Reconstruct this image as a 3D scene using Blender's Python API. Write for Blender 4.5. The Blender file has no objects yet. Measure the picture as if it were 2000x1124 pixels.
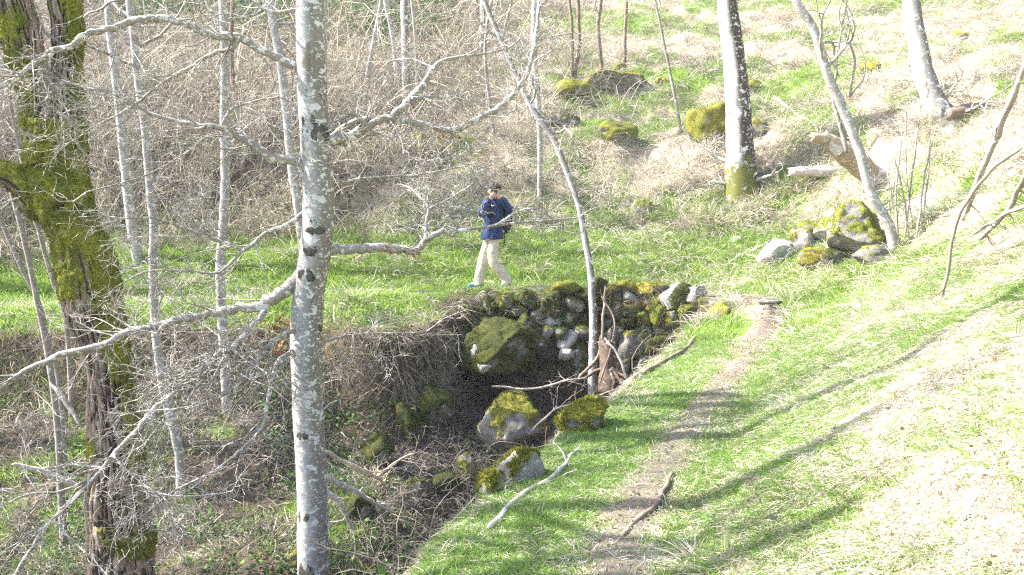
import bpy, math, random
import numpy as np
from mathutils import Vector, Matrix

# ---------------------------------------------------------------- camera, sky, sun, exposure
SC = bpy.context.scene
COL = SC.collection
F_PX, PITCH, CAM = 1800.0, math.radians(6.2), np.array([0.0, 0.0, 1.6])
cam_d = bpy.data.cameras.new('camera'); cam_d.sensor_width = 36.0; cam_d.lens = 36.0*F_PX/2000.0
cam_d.clip_start = 0.05; cam_d.clip_end = 500
cam_o = bpy.data.objects.new('camera', cam_d); COL.objects.link(cam_o)
cam_o.location = CAM; cam_o.rotation_euler = (math.pi/2-PITCH, 0, 0)
SC.camera = cam_o
SUN_EL, SUN_BACK = math.radians(43), math.radians(5)
SUN = Vector((-math.cos(SUN_EL)*math.cos(SUN_BACK), math.cos(SUN_EL)*math.sin(SUN_BACK), math.sin(SUN_EL)))
w = bpy.data.worlds.new('World'); SC.world = w; w.use_nodes = True
sky = w.node_tree.nodes.new('ShaderNodeTexSky'); sky.sky_type = 'NISHITA'; sky.sun_disc = False
sky.sun_elevation = SUN_EL; sky.sun_rotation = math.atan2(SUN.x, SUN.y); sky.dust_density = 2.0
bg = w.node_tree.nodes['Background']; bg.inputs[1].default_value = 0.15
w.node_tree.links.new(sky.outputs[0], bg.inputs[0])
sl = bpy.data.lights.new('sun', 'SUN'); sl.energy = 5.0; sl.angle = math.radians(0.5); sl.color = (1.0, 0.965, 0.91)
so = bpy.data.objects.new('sun', sl); COL.objects.link(so); so.rotation_euler = SUN.to_track_quat('Z', 'Y').to_euler()
SC.view_settings.view_transform = 'Standard'; SC.view_settings.look = 'None'
SC.view_settings.gamma = 1.0; SC.view_settings.exposure = 2.1
SC.render.engine = 'CYCLES'
SC.cycles.max_bounces = 4; SC.cycles.diffuse_bounces = 3; SC.cycles.glossy_bounces = 1; SC.cycles.transmission_bounces = 3
SC.cycles.use_light_tree = False; SC.cycles.use_adaptive_sampling = True; SC.cycles.adaptive_threshold = 0.025
SC.cycles.transparent_max_bounces = 8; SC.cycles.caustics_reflective = False; SC.cycles.caustics_refractive = False
SC.cycles.pixel_filter_type = 'BLACKMAN_HARRIS'; SC.cycles.filter_width = 1.25
SC.cycles.use_denoising = False; SC.cycles.denoiser = 'OPENIMAGEDENOISE'; SC.cycles.denoising_prefilter = 'ACCURATE'

RNG = np.random.default_rng(7)

# ---------------------------------------------------------------- numpy noise
_P = np.random.default_rng(3).permutation(256).astype(np.int64); _P = np.concatenate([_P, _P, _P])
_G = np.random.default_rng(4).normal(size=(256, 3)); _G /= np.linalg.norm(_G, axis=1)[:, None]
def perlin(p):
    p = np.asarray(p, float); i = np.floor(p).astype(np.int64); f = p-i; i &= 255
    u = f*f*f*(f*(f*6-15)+10); out = 0
    for dx in (0, 1):
        for dy in (0, 1):
            for dz in (0, 1):
                h = _P[_P[_P[(i[:, 0]+dx) & 255]+((i[:, 1]+dy) & 255)]+((i[:, 2]+dz) & 255)]
                g = (_G[h]*(f-np.array([dx, dy, dz]))).sum(1)
                wt = (u[:, 0] if dx else 1-u[:, 0])*(u[:, 1] if dy else 1-u[:, 1])*(u[:, 2] if dz else 1-u[:, 2])
                out = out+g*wt
    return out*1.6
def fbm(p, octv=3, seed=0.0):
    p = np.asarray(p, float)+seed*17.31; a, s, o = 1.0, 0.0, 0
    for k in range(octv):
        o = o+a*perlin(p*(2.03**k)+k*5.7); s += a; a *= 0.5
    return o/s
def n2(x, y, sc, octv=2, seed=0.0):
    x = np.asarray(x, float); return fbm(np.stack([x/sc, np.asarray(y, float)/sc, np.zeros_like(x)+0.37], -1).reshape(-1, 3), octv, seed).reshape(x.shape)
def sstep(a, b, x):
    t = np.clip((x-a)/(b-a), 0, 1); return t*t*(3-2*t)
def smax(a, b, k):
    h = np.clip(0.5+0.5*(a-b)/k, 0, 1); return b*(1-h)+a*h+k*h*(1-h)
def smin(a, b, k): return -smax(-a, -b, k)
def catmull(P, n):
    P = np.asarray(P, float); Q = np.vstack([2*P[0]-P[1], P, 2*P[-1]-P[-2]]); out = []
    m = len(P)-1; t = np.linspace(0, m-1e-9, n)
    k = np.floor(t).astype(int); u = (t-k)[:, None]
    a, b, c, d = Q[k], Q[k+1], Q[k+2], Q[k+3]
    return 0.5*((2*b)+(-a+c)*u+(2*a-5*b+4*c-d)*u*u+(-a+3*b-3*c+d)*u*u*u)

# ---------------------------------------------------------------- terrain height
PATH = np.array([(-0.9,-14,0.1),(-0.5,-5,0.05),(0.12,1.2,0),(0.44,3.8,0),(0.98,5.5,0),(1.73,7.4,0),(2.55,9.5,0.02),(3.3,11.6,0.03),(3.5,13.0,0.03),(2.9,14.2,0.02),
 (1.3,14.75,0.0),(-0.3,14.75,0.0),(-2.2,14.6,-0.08),(-5.4,14.5,-0.2),(-9,14.2,-0.32),(-15,13.0,-0.5),(-24,10,-0.8),(-60,0,-1.5)])
PD = catmull(PATH, 120)
def path_sd(x, y):
    x = np.asarray(x, float).ravel(); y = np.asarray(y, float).ravel()
    best = np.full(x.shape, 1e9); sd = np.zeros_like(x); zp = np.zeros_like(x); tt = np.zeros_like(x)
    for k in range(len(PD)-1):
        a, b = PD[k], PD[k+1]; dx, dy = b[0]-a[0], b[1]-a[1]; L2 = dx*dx+dy*dy
        t = np.clip(((x-a[0])*dx+(y-a[1])*dy)/L2, 0, 1)
        ex, ey = x-(a[0]+t*dx), y-(a[1]+t*dy); d2 = ex*ex+ey*ey
        m = d2 < best
        best = np.where(m, d2, best)
        cr = dx*ey-dy*ex
        sd = np.where(m, np.where(cr > 0, -1, 1)*np.sqrt(d2), sd)
        zp = np.where(m, a[2]+t*(b[2]-a[2]), zp); tt = np.where(m, k+t, tt)
    return sd, zp, tt
def terrain(x, y):
    shp = np.shape(x); x = np.asarray(x, float).ravel(); y = np.asarray(y, float).ravel()
    s, zp, tt = path_sd(x, y)
    near = 1-sstep(9.5, 13.0, y+0.25*x)                  # along the near stretch of the path
    # uphill
    so_ = np.maximum(s-0.32, 0)
    up_near = 0.50*so_+0.05*np.minimum(so_, 4)
    br = 2.0+0.6*n2(x, y, 1.8, 2, 61)
    up_far = 0.40*np.minimum(so_, br)+0.95*np.clip(so_-br, 0, 1.9)+0.40*np.maximum(so_-br-1.9, 0)
    up_far = up_far-0.45*np.exp(-((so_-0.4)/0.5)**2)*0.3
    up = near*up_near+(1-near)*up_far
    terr = n2(x, y, 5.0, 3, 1)*0.55*sstep(1.5, 6, s)+n2(x, y, 1.5, 3, 2)*(0.14+0.16*sstep(1.5, 5, s))*sstep(0.4, 1.6, s)
    # downhill: ledge, break, floor
    d = np.maximum(-s, 0)
    wall = sstep(-1.0, -0.4, x)*sstep(11.2, 12.2, y)     # where the dry stone wall stands
    left = (1-sstep(-1.3, -0.5, x))*sstep(8, 11, y)
    wv = 0.78+0.10*n2(x, y, 1.1, 2, 5)
    bulge = np.exp(-((x+1.9)/0.85)**2)*sstep(9, 12, y)
    wv = wv+0.95*bulge
    wv = np.where(wall > 0.5, 0.66, wv)
    k = (1.15+0.9*sstep(4, 6, y))*(1-left)+left*(1.15+1.9*bulge); k = k*(1-wall)+9.0*wall
    ledge = -0.05*np.minimum(d, wv)-left*0.28*sstep(0.25, 1.0, d)
    edge = zp+ledge-k*np.maximum(d-wv-left*0.15, 0)*(1-left*0.35*sstep(1.2, 3.0, d))
    floor = -1.35+0.17*(np.clip(x, -30, 4)-2)+0.05*(y-12.8)+0.13*n2(x, y, 1.3, 3, 8)
    chx = np.interp(y, [6, 7.5, 9.3, 11, 13], [-2.4, -1.7, -1.0, -0.2, 0.6])
    floor = floor-(0.45+0.55*sstep(12.8, 11.0, y))*np.exp(-((x-chx)/1.05)**2)
    inside = smax(edge, floor, 0.16)
    h = np.where(s > 0, zp+up+terr, inside)

    rough = (0.030+0.035*sstep(0.5, 1.2, s))*n2(x, y, 0.55, 3, 11)+sstep(1.4, 3.0, s)*(1-near)*0.34*(np.abs(n2(x, y, 1.15, 3, 14))-0.2)+0.012*n2(x, y, 0.17, 2, 12)
    h = h+rough*sstep(0.12, 0.45, np.abs(s))+0.008*n2(x, y, 0.25, 2, 13)
    h = h+0.10*n2(x, y, 0.8, 2, 15)*sstep(0.9, 1.5, d)*(1-wall)
    return h.reshape(shp)
def axis(lo, a, b, hi, step, g=1.09):
    A = list(np.arange(a, b+1e-6, step)); s = step
    while A[-1] < hi: s *= g; A.append(A[-1]+s)
    s = step; B = []; v = a
    while v > lo: s *= g; v -= s; B.append(v)
    return np.array(B[::-1]+A)
GX = axis(-60, -8.5, 8.5, 60, 0.075); GY = axis(-16, 3.0, 20.0, 85, 0.075, 1.05)
XX, YY = np.meshgrid(GX, GY, indexing='xy')
ZZ = terrain(XX, YY)
def interp(A, x, y):
    x = np.asarray(x, float); y = np.asarray(y, float)
    i = np.clip(np.searchsorted(GX, x)-1, 0, len(GX)-2); j = np.clip(np.searchsorted(GY, y)-1, 0, len(GY)-2)
    u = np.clip((x-GX[i])/(GX[i+1]-GX[i]), 0, 1); v = np.clip((y-GY[j])/(GY[j+1]-GY[j]), 0, 1)
    return A[j, i]*(1-u)*(1-v)+A[j, i+1]*u*(1-v)+A[j+1, i]*(1-u)*v+A[j+1, i+1]*u*v
def H(x, y): return interp(ZZ, x, y)
DZY, DZX = np.gradient(ZZ, GY, GX)
SDF = path_sd(XX, YY)[0].reshape(XX.shape)
GR = np.hypot(DZX, DZY)
for _ in range(6): GR[1:-1, 1:-1] = (GR[1:-1, 1:-1]*2+GR[:-2, 1:-1]+GR[2:, 1:-1]+GR[1:-1, :-2]+GR[1:-1, 2:])/6
def ray(u, v):
    x, y = (u-1000)/F_PX, (562-v)/F_PX
    return np.array([x, math.cos(PITCH)+y*math.sin(PITCH), -math.sin(PITCH)+y*math.cos(PITCH)])
def at(u, v, Y):
    d = ray(u, v); return CAM+d*(Y/d[1])
def hit(u, v):
    d = ray(u, v); t = np.arange(1.5, 75, 0.03); P = CAM+d*t[:, None]
    b = P[:, 2] < H(P[:, 0], P[:, 1]); k = int(np.argmax(b)) if b.any() else len(t)-1
    return P[k]
def proj(P):
    q = np.asarray(P, float)-CAM; c, s = math.cos(PITCH), math.sin(PITCH)
    dep = q[..., 1]*c-q[..., 2]*s; upv = q[..., 1]*s+q[..., 2]*c
    dep = np.where(dep < 0.05, 0.05, dep)
    return 1000+F_PX*q[..., 0]/dep, 562-F_PX*upv/dep, dep

# ---------------------------------------------------------------- mesh helpers
class MB:
    def __init__(s): s.v = []; s.q = []; s.t = []; s.n = 0; s.a = []
    def add(s, V, Q=None, T=None, a=None):
        V = np.asarray(V, float).reshape(-1, 3)
        s.v.append(V)
        if Q is not None and len(Q): s.q.append(np.asarray(Q, int)+s.n)
        if T is not None and len(T): s.t.append(np.asarray(T, int)+s.n)
        s.a.append(np.zeros(len(V)) if a is None else np.broadcast_to(np.asarray(a, float), (len(V),)))
        s.n += len(V); return s
    def tube(s, P, R, n=6, cap=True, a=None):
        P = np.asarray(P, float); R = np.broadcast_to(np.asarray(R, float), (len(P),))
        V, Q, T = tube(P, R, n, cap); return s.add(V, Q, T, a)
    def mesh(s, name, mat, smooth=True, attr=None):
        V = np.concatenate(s.v); me = bpy.data.meshes.new(name)
        Q = np.concatenate(s.q) if s.q else np.zeros((0, 4), int); T = np.concatenate(s.t) if s.t else np.zeros((0, 3), int)
        me.vertices.add(len(V)); me.vertices.foreach_set('co', V.astype(np.float32).ravel())
        L = np.concatenate([Q.ravel(), T.ravel()]).astype(np.int32)
        me.loops.add(len(L)); me.loops.foreach_set('vertex_index', L)
        st = np.concatenate([np.arange(len(Q))*4, len(Q)*4+np.arange(len(T))*3]).astype(np.int32)
        me.polygons.add(len(st)); me.polygons.foreach_set('loop_start', st)
        me.polygons.foreach_set('use_smooth', np.full(len(st), smooth))
        if attr:
            A = me.attributes.new(attr, 'FLOAT', 'POINT'); A.data.foreach_set('value', np.concatenate(s.a).astype(np.float32))
        me.update(calc_edges=True); me.validate()
        for m in (mat if isinstance(mat, (list, tuple)) else [mat]): me.materials.append(m)
        return me
    def obj(s, name, mat, parent=None, smooth=True, attr=None):
        return link(name, s.mesh(name, mat, smooth, attr), parent)
def link(name, me, parent=None):
    o = bpy.data.objects.new(name, me); COL.objects.link(o)
    if parent is not None:
        o.parent = parent; o.matrix_parent_inverse = Matrix.Translation(-Vector(parent.location))
    return o
def frames(P):
    T = np.gradient(P, axis=0); T /= np.linalg.norm(T, axis=1)[:, None]+1e-9
    N = np.zeros_like(P); r = np.array([1.0, 0.02, 0.03]) if abs(T[0][0]) < 0.9 else np.array([0.03, 1.0, 0.02])
    n = r-T[0]*r.dot(T[0]); n /= np.linalg.norm(n)
    for i in range(len(P)):
        n = n-T[i]*n.dot(T[i]); n /= np.linalg.norm(n)+1e-9; N[i] = n
    return T, N, np.cross(T, N)
def tube(P, R, n, cap=True):
    T, N, B = frames(P); m = len(P); a = np.arange(n)*2*math.pi/n
    V = P[:, None, :]+R[:, None, None]*(np.cos(a)[None, :, None]*N[:, None, :]+np.sin(a)[None, :, None]*B[:, None, :])
    V = V.reshape(-1, 3); i = np.arange(m-1)[:, None]*n; j = np.arange(n)[None, :]; k = (j+1) % n
    Q = np.stack([i+j, i+k, i+n+k, i+n+j], -1).reshape(-1, 4); Tr = None
    if cap:
        V = np.vstack([V, P[0], P[-1]]); c0, c1 = m*n, m*n+1; jj = np.arange(n); kk = (jj+1) % n
        Tr = np.vstack([np.stack([np.full(n, c0), kk, jj], -1), np.stack([np.full(n, c1), (m-1)*n+jj, (m-1)*n+kk], -1)])
    return V, Q, Tr
def empty(name, loc, label=None, cat=None, group=None):
    o = bpy.data.objects.new(name, None); COL.objects.link(o); o.location = loc; o.empty_display_size = 0.1
    return tag(o, label, cat, group)
def tag(o, label=None, cat=None, group=None, kind=None):
    for k, v in (('label', label), ('category', cat), ('group', group), ('kind', kind)):
        if v: o[k] = v
    return o
def icosphere(sub):
    import bmesh
    b = bmesh.new(); bmesh.ops.create_icosphere(b, subdivisions=sub, radius=1)
    V = np.array([v.co[:] for v in b.verts]); T = np.array([[v.index for v in f.verts] for f in b.faces]); b.free()
    return V, T
ICO = {k: icosphere(k) for k in (2, 3, 4, 5)}
def vnormals(V, T):
    fn = np.cross(V[T[:, 1]]-V[T[:, 0]], V[T[:, 2]]-V[T[:, 0]]); N = np.zeros_like(V)
    for c in range(3): np.add.at(N, T[:, c], fn)
    return N/(np.linalg.norm(N, axis=1)[:, None]+1e-12)

# ---------------------------------------------------------------- materials
class NT:
    def __init__(s, name):
        s.m = bpy.data.materials.new(name); s.m.use_nodes = True; s.t = s.m.node_tree
        s.b = s.t.nodes['Principled BSDF']; s.out = s.t.nodes['Material Output']
        s.b.inputs['Roughness'].default_value = 0.9; s.b.inputs['Specular IOR Level'].default_value = 0.2
    def n(s, t, **k):
        x = s.t.nodes.new(t)
        for a, v in k.items(): setattr(x, a, v)
        return x
    def l(s, a, b): s.t.links.new(a, b)
    def coord(s, which='Object'): return s.n('ShaderNodeTexCoord').outputs[which]
    def pos(s): return s.n('ShaderNodeNewGeometry').outputs['Position']
    def mapping(s, vec, scale):
        m = s.n('ShaderNodeMapping'); s.l(vec, m.inputs[0]); m.inputs['Scale'].default_value = scale; return m.outputs[0]
    def noise(s, vec, scale, detail=3, rough=0.55, dist=0.0):
        x = s.n('ShaderNodeTexNoise'); s.l(vec, x.inputs['Vector']); x.inputs['Scale'].default_value = scale
        x.inputs['Detail'].default_value = detail; x.inputs['Roughness'].default_value = rough; x.inputs['Distortion'].default_value = dist
        return x.outputs['Fac']
    def voro(s, vec, scale, out='Distance'):
        x = s.n('ShaderNodeTexVoronoi'); s.l(vec, x.inputs['Vector']); x.inputs['Scale'].default_value = scale; return x.outputs[out]
    def ramp(s, f, stops, interp='LINEAR'):
        r = s.n('ShaderNodeValToRGB'); s.l(f, r.inputs[0]); e = r.color_ramp.elements; r.color_ramp.interpolation = interp
        while len(e) < len(stops): e.new(0.5)
        for el, (p, c) in zip(e, stops): el.position = p; el.color = (*c, 1) if len(c) == 3 else c
        return r.outputs[0]
    def step(s, f, a, b):
        r = s.n('ShaderNodeMapRange'); r.interpolation_type = 'SMOOTHSTEP'; s.l(f, r.inputs[0])
        r.inputs[1].default_value = a; r.inputs[2].default_value = b; return r.outputs[0]
    def mix(s, f, a, b, mode='MIX'):
        x = s.n('ShaderNodeMix', data_type='RGBA', blend_type=mode); x.clamp_factor = True
        for sock, v in ((x.inputs[0], f), (x.inputs[6], a), (x.inputs[7], b)):
            if isinstance(v, (tuple, list)): sock.default_value = (*v, 1)
            elif isinstance(v, (int, float)): sock.default_value = v
            else: s.l(v, sock)
        return x.outputs[2]
    def math(s, op, a, b=0.0):
        x = s.n('ShaderNodeMath', operation=op)
        for sock, v in ((x.inputs[0], a), (x.inputs[1], b)):
            if isinstance(v, (int, float)): sock.default_value = v
            else: s.l(v, sock)
        return x.outputs[0]
    def attr(s, name):
        x = s.n('ShaderNodeAttribute', attribute_name=name); return x.outputs
    def normal(s): 
        g = s.n('ShaderNodeNewGeometry'); x = s.n('ShaderNodeSeparateXYZ'); s.l(g.outputs['Normal'], x.inputs[0]); return x.outputs
    def island(s): return s.n('ShaderNodeNewGeometry').outputs['Random Per Island']
    def bump(s, h, strength=0.4, dist=0.02):
        b = s.n('ShaderNodeBump'); s.l(h, b.inputs['Height']); b.inputs['Strength'].default_value = strength
        b.inputs['Distance'].default_value = dist; s.l(b.outputs[0], s.b.inputs['Normal']); return s
    def done(s, col, translucent=0.0):
        if isinstance(col, (tuple, list)): s.b.inputs['Base Color'].default_value = (*col, 1)
        else: s.l(col, s.b.inputs['Base Color'])
        if translucent:
            tr = s.n('ShaderNodeBsdfTranslucent'); mx = s.n('ShaderNodeMixShader'); mx.inputs[0].default_value = translucent
            if isinstance(col, (tuple, list)): tr.inputs[0].default_value = (*col, 1)
            else: s.l(col, tr.inputs[0])
            s.l(s.b.outputs[0], mx.inputs[1]); s.l(tr.outputs[0], mx.inputs[2]); s.l(mx.outputs[0], s.out.inputs[0])
        return s.m
def blade_mat(name, c0, c1, c2, translucent=0.35, sc=0.7):
    t = NT(name); f = t.noise(t.pos(), sc, 2); r = t.island()
    a = t.mix(t.step(f, 0.35, 0.65), c0, c1); return t.done(t.mix(t.step(r, 0.55, 1.0), a, c2), translucent)
M = {}
M['green'] = blade_mat('green_grass', (0.17, 0.30, 0.05), (0.24, 0.37, 0.075), (0.33, 0.39, 0.14), 0.45)
M['straw'] = blade_mat('dry_grass', (0.48, 0.43, 0.335), (0.58, 0.535, 0.44), (0.34, 0.265, 0.18), 0.25)
M['green2'] = blade_mat('bank_grass', (0.19, 0.32, 0.045), (0.27, 0.40, 0.07), (0.36, 0.41, 0.13), 0.45)
M['cane'] = blade_mat('bramble_cane', (0.36, 0.315, 0.245), (0.50, 0.45, 0.36), (0.20, 0.155, 0.115), 0.0)
M['shadestraw'] = blade_mat('shaded_dry_grass', (0.17, 0.14, 0.09), (0.27, 0.225, 0.15), (0.11, 0.088, 0.058), 0.2)  # dry grass darkened for the gully bank, where cast shade is missing
M['twig'] = blade_mat('twig', (0.15, 0.125, 0.10), (0.25, 0.215, 0.175), (0.10, 0.08, 0.062), 0.0)
M['litter'] = blade_mat('dead_leaf', (0.25, 0.185, 0.115), (0.34, 0.27, 0.18), (0.46, 0.395, 0.295), 0.2, 3)
M['copper'] = blade_mat('copper_leaf', (0.30, 0.16, 0.085), (0.38, 0.22, 0.13), (0.24, 0.12, 0.06), 0.35, 8)
M['ivy'] = blade_mat('ivy_leaf', (0.045, 0.10, 0.025), (0.08, 0.16, 0.035), (0.16, 0.24, 0.06), 0.3, 2)
def moss_blades(name, c0, c1, c2, g):
    t = NT(name); f = t.noise(t.pos(), 6, 3); a = t.mix(t.step(f, 0.35, 0.65), c0, c1); a = t.mix(t.step(t.island(), 0.55, 1.0), a, c2)
    return t.done(t.mix(t.math('MULTIPLY', t.n('ShaderNodeObjectInfo').outputs['Random'], 0.75), a, g), 0.3)
M['moss_fuzz'] = moss_blades('moss_sprig', (0.17, 0.17, 0.028), (0.26, 0.23, 0.035), (0.12, 0.13, 0.022), (0.12, 0.155, 0.03))
M['moss_dark'] = blade_mat('shaded_moss_sprig', (0.05, 0.056, 0.014), (0.09, 0.09, 0.018), (0.035, 0.04, 0.011), 0.3, 6)  # darker sprigs, shade put into the colour, for the darkened stones

def ground_mat():
    t = NT('hillside_soil'); p = t.pos(); A = t.attr('cover')['Color']
    s = t.n('ShaderNodeSeparateColor'); t.l(A, s.inputs[0])
    fine = t.noise(p, 38, 4, 0.7); mid = t.noise(p, 6, 3)
    straw = t.ramp(fine, [(0.30, (0.17, 0.125, 0.08)), (0.5, (0.38, 0.31, 0.22)), (0.72, (0.56, 0.49, 0.38))])
    soil = t.ramp(fine, [(0.30, (0.03, 0.022, 0.015)), (0.55, (0.075, 0.055, 0.037)), (0.78, (0.17, 0.13, 0.09))])  # soil colour lowered to stand in for gully and thicket shade
    green = t.ramp(fine, [(0.30, (0.07, 0.11, 0.02)), (0.6, (0.15, 0.22, 0.04)), (0.8, (0.30, 0.30, 0.12))])
    c = t.mix(t.step(t.math('ADD', s.outputs[2], t.math('MULTIPLY', mid, 0.6)), 0.55, 0.95), straw, soil)
    c = t.mix(t.step(t.math('ADD', s.outputs[0], t.math('MULTIPLY', mid, 0.5)), 0.5, 0.95), c, green)
    t.bump(fine, 0.6, 0.03); return t.done(c)
def path_mat():
    t = NT('trodden_path'); p = t.pos(); fine = t.noise(p, 55, 5, 0.75); mid = t.noise(p, 4, 3)
    v = t.voro(p, 42, 'Color'); sc = t.n('ShaderNodeSeparateColor'); t.l(v, sc.inputs[0])
    c = t.ramp(fine, [(0.28, (0.07, 0.058, 0.042)), (0.5, (0.165, 0.142, 0.105)), (0.72, (0.33, 0.295, 0.23))])
    c = t.mix(t.step(sc.outputs[0], 0.7, 0.9), c, (0.21, 0.165, 0.115))
    c = t.mix(t.math('MULTIPLY', t.step(mid, 0.5, 0.7), 0.5), c, (0.20, 0.145, 0.10)); t.bump(fine, 0.8, 0.02); return t.done(c)
def bark_smooth(name, base, pale, dark, pale_lo=0.58, side=0.0, lower=0.0, lich=14.0, sh=0.0):
    t = NT(name); o = t.coord('Object'); st = t.mapping(o, (1, 1, 0.45)); hz = t.mapping(o, (0.8, 0.8, 1.15))
    c = t.mix(t.step(t.noise(o, 3.2, 3), 0.4, 0.65), base, tuple(x*0.78 for x in base))
    c = t.mix(t.math('MULTIPLY', t.step(t.noise(t.mapping(o, (1, 1, 9)), 9, 3), 0.52, 0.72), 0.5), c, tuple(x*0.55 for x in base))
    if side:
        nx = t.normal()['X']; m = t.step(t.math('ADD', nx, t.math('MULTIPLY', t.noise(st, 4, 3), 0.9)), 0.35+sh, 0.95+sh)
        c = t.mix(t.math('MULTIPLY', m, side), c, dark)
    c = t.mix(t.step(t.noise(hz, lich, 3, 0.6), pale_lo, pale_lo+0.05), c, pale)
    c = t.mix(t.step(t.noise(hz, lich*2.3, 3, 0.6), pale_lo+0.03, pale_lo+0.07), c, tuple(min(1, x*1.05) for x in pale))
    c = t.mix(t.math('MULTIPLY', t.step(t.noise(st, 6.5, 4, 0.6), 0.62, 0.70), 0.8), c, dark)
    if lower:
        z = t.n('ShaderNodeSeparateXYZ'); t.l(t.pos(), z.inputs[0])
        lo = t.step(z.outputs[2], lower+1.2, lower-0.1)
        c = t.mix(t.step(t.math('ADD', t.noise(o, 7, 4, 0.65), t.math('MULTIPLY', lo, 0.45)), 0.68, 0.88), c, (0.12, 0.125, 0.03))
    t.bump(t.noise(hz, 30, 4, 0.7), 0.35, 0.01); return t.done(c)
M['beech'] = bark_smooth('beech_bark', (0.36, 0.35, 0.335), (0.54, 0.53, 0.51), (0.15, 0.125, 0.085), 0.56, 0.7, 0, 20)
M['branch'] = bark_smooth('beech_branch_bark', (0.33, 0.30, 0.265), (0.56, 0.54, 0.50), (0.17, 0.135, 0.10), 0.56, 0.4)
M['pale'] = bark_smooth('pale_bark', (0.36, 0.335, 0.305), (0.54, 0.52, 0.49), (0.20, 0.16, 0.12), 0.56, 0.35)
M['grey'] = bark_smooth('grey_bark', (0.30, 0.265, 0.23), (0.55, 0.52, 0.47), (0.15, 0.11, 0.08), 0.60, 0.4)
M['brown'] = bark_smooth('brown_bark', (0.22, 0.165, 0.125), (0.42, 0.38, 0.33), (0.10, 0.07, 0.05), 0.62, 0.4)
M['lichen'] = bark_smooth('lichen_bark', (0.50, 0.47, 0.44), (0.62, 0.60, 0.56), (0.075, 0.057, 0.045), 0.57, 1.0, float(H(*hit(1449, 385)[:2]))+0.15, 9.0, -0.36)  # dark bark on the +x side, spread wider to stand in for missing shade
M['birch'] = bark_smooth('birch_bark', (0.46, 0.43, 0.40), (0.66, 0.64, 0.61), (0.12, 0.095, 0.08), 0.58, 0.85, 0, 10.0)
M['deadwood'] = bark_smooth('dead_wood', (0.50, 0.40, 0.29), (0.66, 0.57, 0.45), (0.22, 0.15, 0.10), 0.60)
M['greywood'] = bark_smooth('weathered_wood', (0.46, 0.41, 0.36), (0.64, 0.60, 0.55), (0.20, 0.16, 0.13), 0.58)
M['tanwood'] = bark_smooth('bare_tan_wood', (0.38, 0.29, 0.195), (0.52, 0.43, 0.32), (0.20, 0.145, 0.10), 0.58)
def plain(name, col, rough=0.85, var=0.25, sc=14, spec=0.2, bump=0.2):
    t = NT(name); o = t.coord('Object'); f = t.noise(o, sc, 3)
    c = t.mix(f, tuple(x*(1-var) for x in col), tuple(min(1, x*(1+var)) for x in col))
    t.b.inputs['Roughness'].default_value = rough; t.b.inputs['Specular IOR Level'].default_value = spec
    if bump: t.bump(t.noise(o, sc*3, 3), bump, 0.01)
    return t.done(c)
M['knot'] = plain('dark_knot', (0.085, 0.077, 0.066), var=0.5, sc=40)
def mossy_mat(name, rockc, mossA, mossB):
    t = NT(name); o = t.coord('Object'); m = t.attr('moss')['Fac']
    f = t.noise(o, 9, 4, 0.65); fine = t.noise(o, 60, 4, 0.75)
    rock = t.ramp(f, [(0.3, tuple(x*0.5 for x in rockc)), (0.5, rockc), (0.7, tuple(min(1, x*1.5) for x in rockc))])
    rock = t.mix(t.step(t.noise(o, 16, 3), 0.63, 0.68), rock, (0.42, 0.41, 0.38))
    mo = t.mix(t.step(t.noise(o, 4, 3), 0.38, 0.62), mossA, mossB)
    oi = t.n('ShaderNodeObjectInfo').outputs['Random']
    mo = t.mix(t.math('MULTIPLY', oi, 0.75), mo, (mossA[0]*0.6, mossA[1]*0.85, mossA[2]))
    mo = t.mix(t.math('MULTIPLY', t.step(fine, 0.55, 0.35), 0.7), mo, tuple(x*0.4 for x in mossA))
    k = t.step(t.math('ADD', m, t.math('MULTIPLY', t.math('SUBTRACT', f, 0.5), 0.5)), 0.42, 0.58)
    t.bump(fine, 0.7, 0.03); return t.done(t.mix(k, rock, mo))
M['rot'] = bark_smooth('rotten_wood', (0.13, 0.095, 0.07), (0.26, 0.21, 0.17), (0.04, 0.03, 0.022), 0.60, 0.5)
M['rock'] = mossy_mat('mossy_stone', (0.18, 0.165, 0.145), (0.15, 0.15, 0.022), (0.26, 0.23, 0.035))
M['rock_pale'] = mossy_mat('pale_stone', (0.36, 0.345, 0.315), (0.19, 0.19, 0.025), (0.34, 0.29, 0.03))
M['rock_dark'] = mossy_mat('shaded_moss_stone', (0.15, 0.14, 0.12), (0.05, 0.055, 0.012), (0.10, 0.098, 0.017))  # darker copy of the mossy stone; its tone stands in for shade
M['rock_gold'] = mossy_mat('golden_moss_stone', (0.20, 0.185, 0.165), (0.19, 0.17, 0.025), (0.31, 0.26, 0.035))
def oak_mat():
    t = NT('furrowed_bark'); o = t.coord('Object'); m = t.attr('moss')['Fac']
    f = t.noise(t.mapping(o, (1, 1, 0.25)), 14, 4, 0.65, 0.6); fine = t.noise(o, 70, 4, 0.75)
    r = t.attr('ridge')['Fac']
    bark = t.ramp(f, [(0.3, (0.12, 0.088, 0.064)), (0.5, (0.26, 0.20, 0.152)), (0.72, (0.43, 0.355, 0.29))])
    bark = t.mix(t.step(r, 0.62, 0.15), bark, (0.045, 0.032, 0.024))
    mo = t.mix(t.step(t.noise(o, 5, 3), 0.38, 0.62), (0.12, 0.14, 0.018), (0.25, 0.255, 0.03))
    mo = t.mix(t.math('MULTIPLY', t.step(fine, 0.55, 0.35), 0.6), mo, (0.07, 0.075, 0.012))
    k = t.step(t.math('ADD', m, t.math('MULTIPLY', t.math('SUBTRACT', t.noise(o, 16, 4), 0.5), 0.9)), 0.36, 0.70)
    t.bump(fine, 0.7, 0.02); return t.done(t.mix(k, bark, mo))
M['oak'] = oak_mat()

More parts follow.
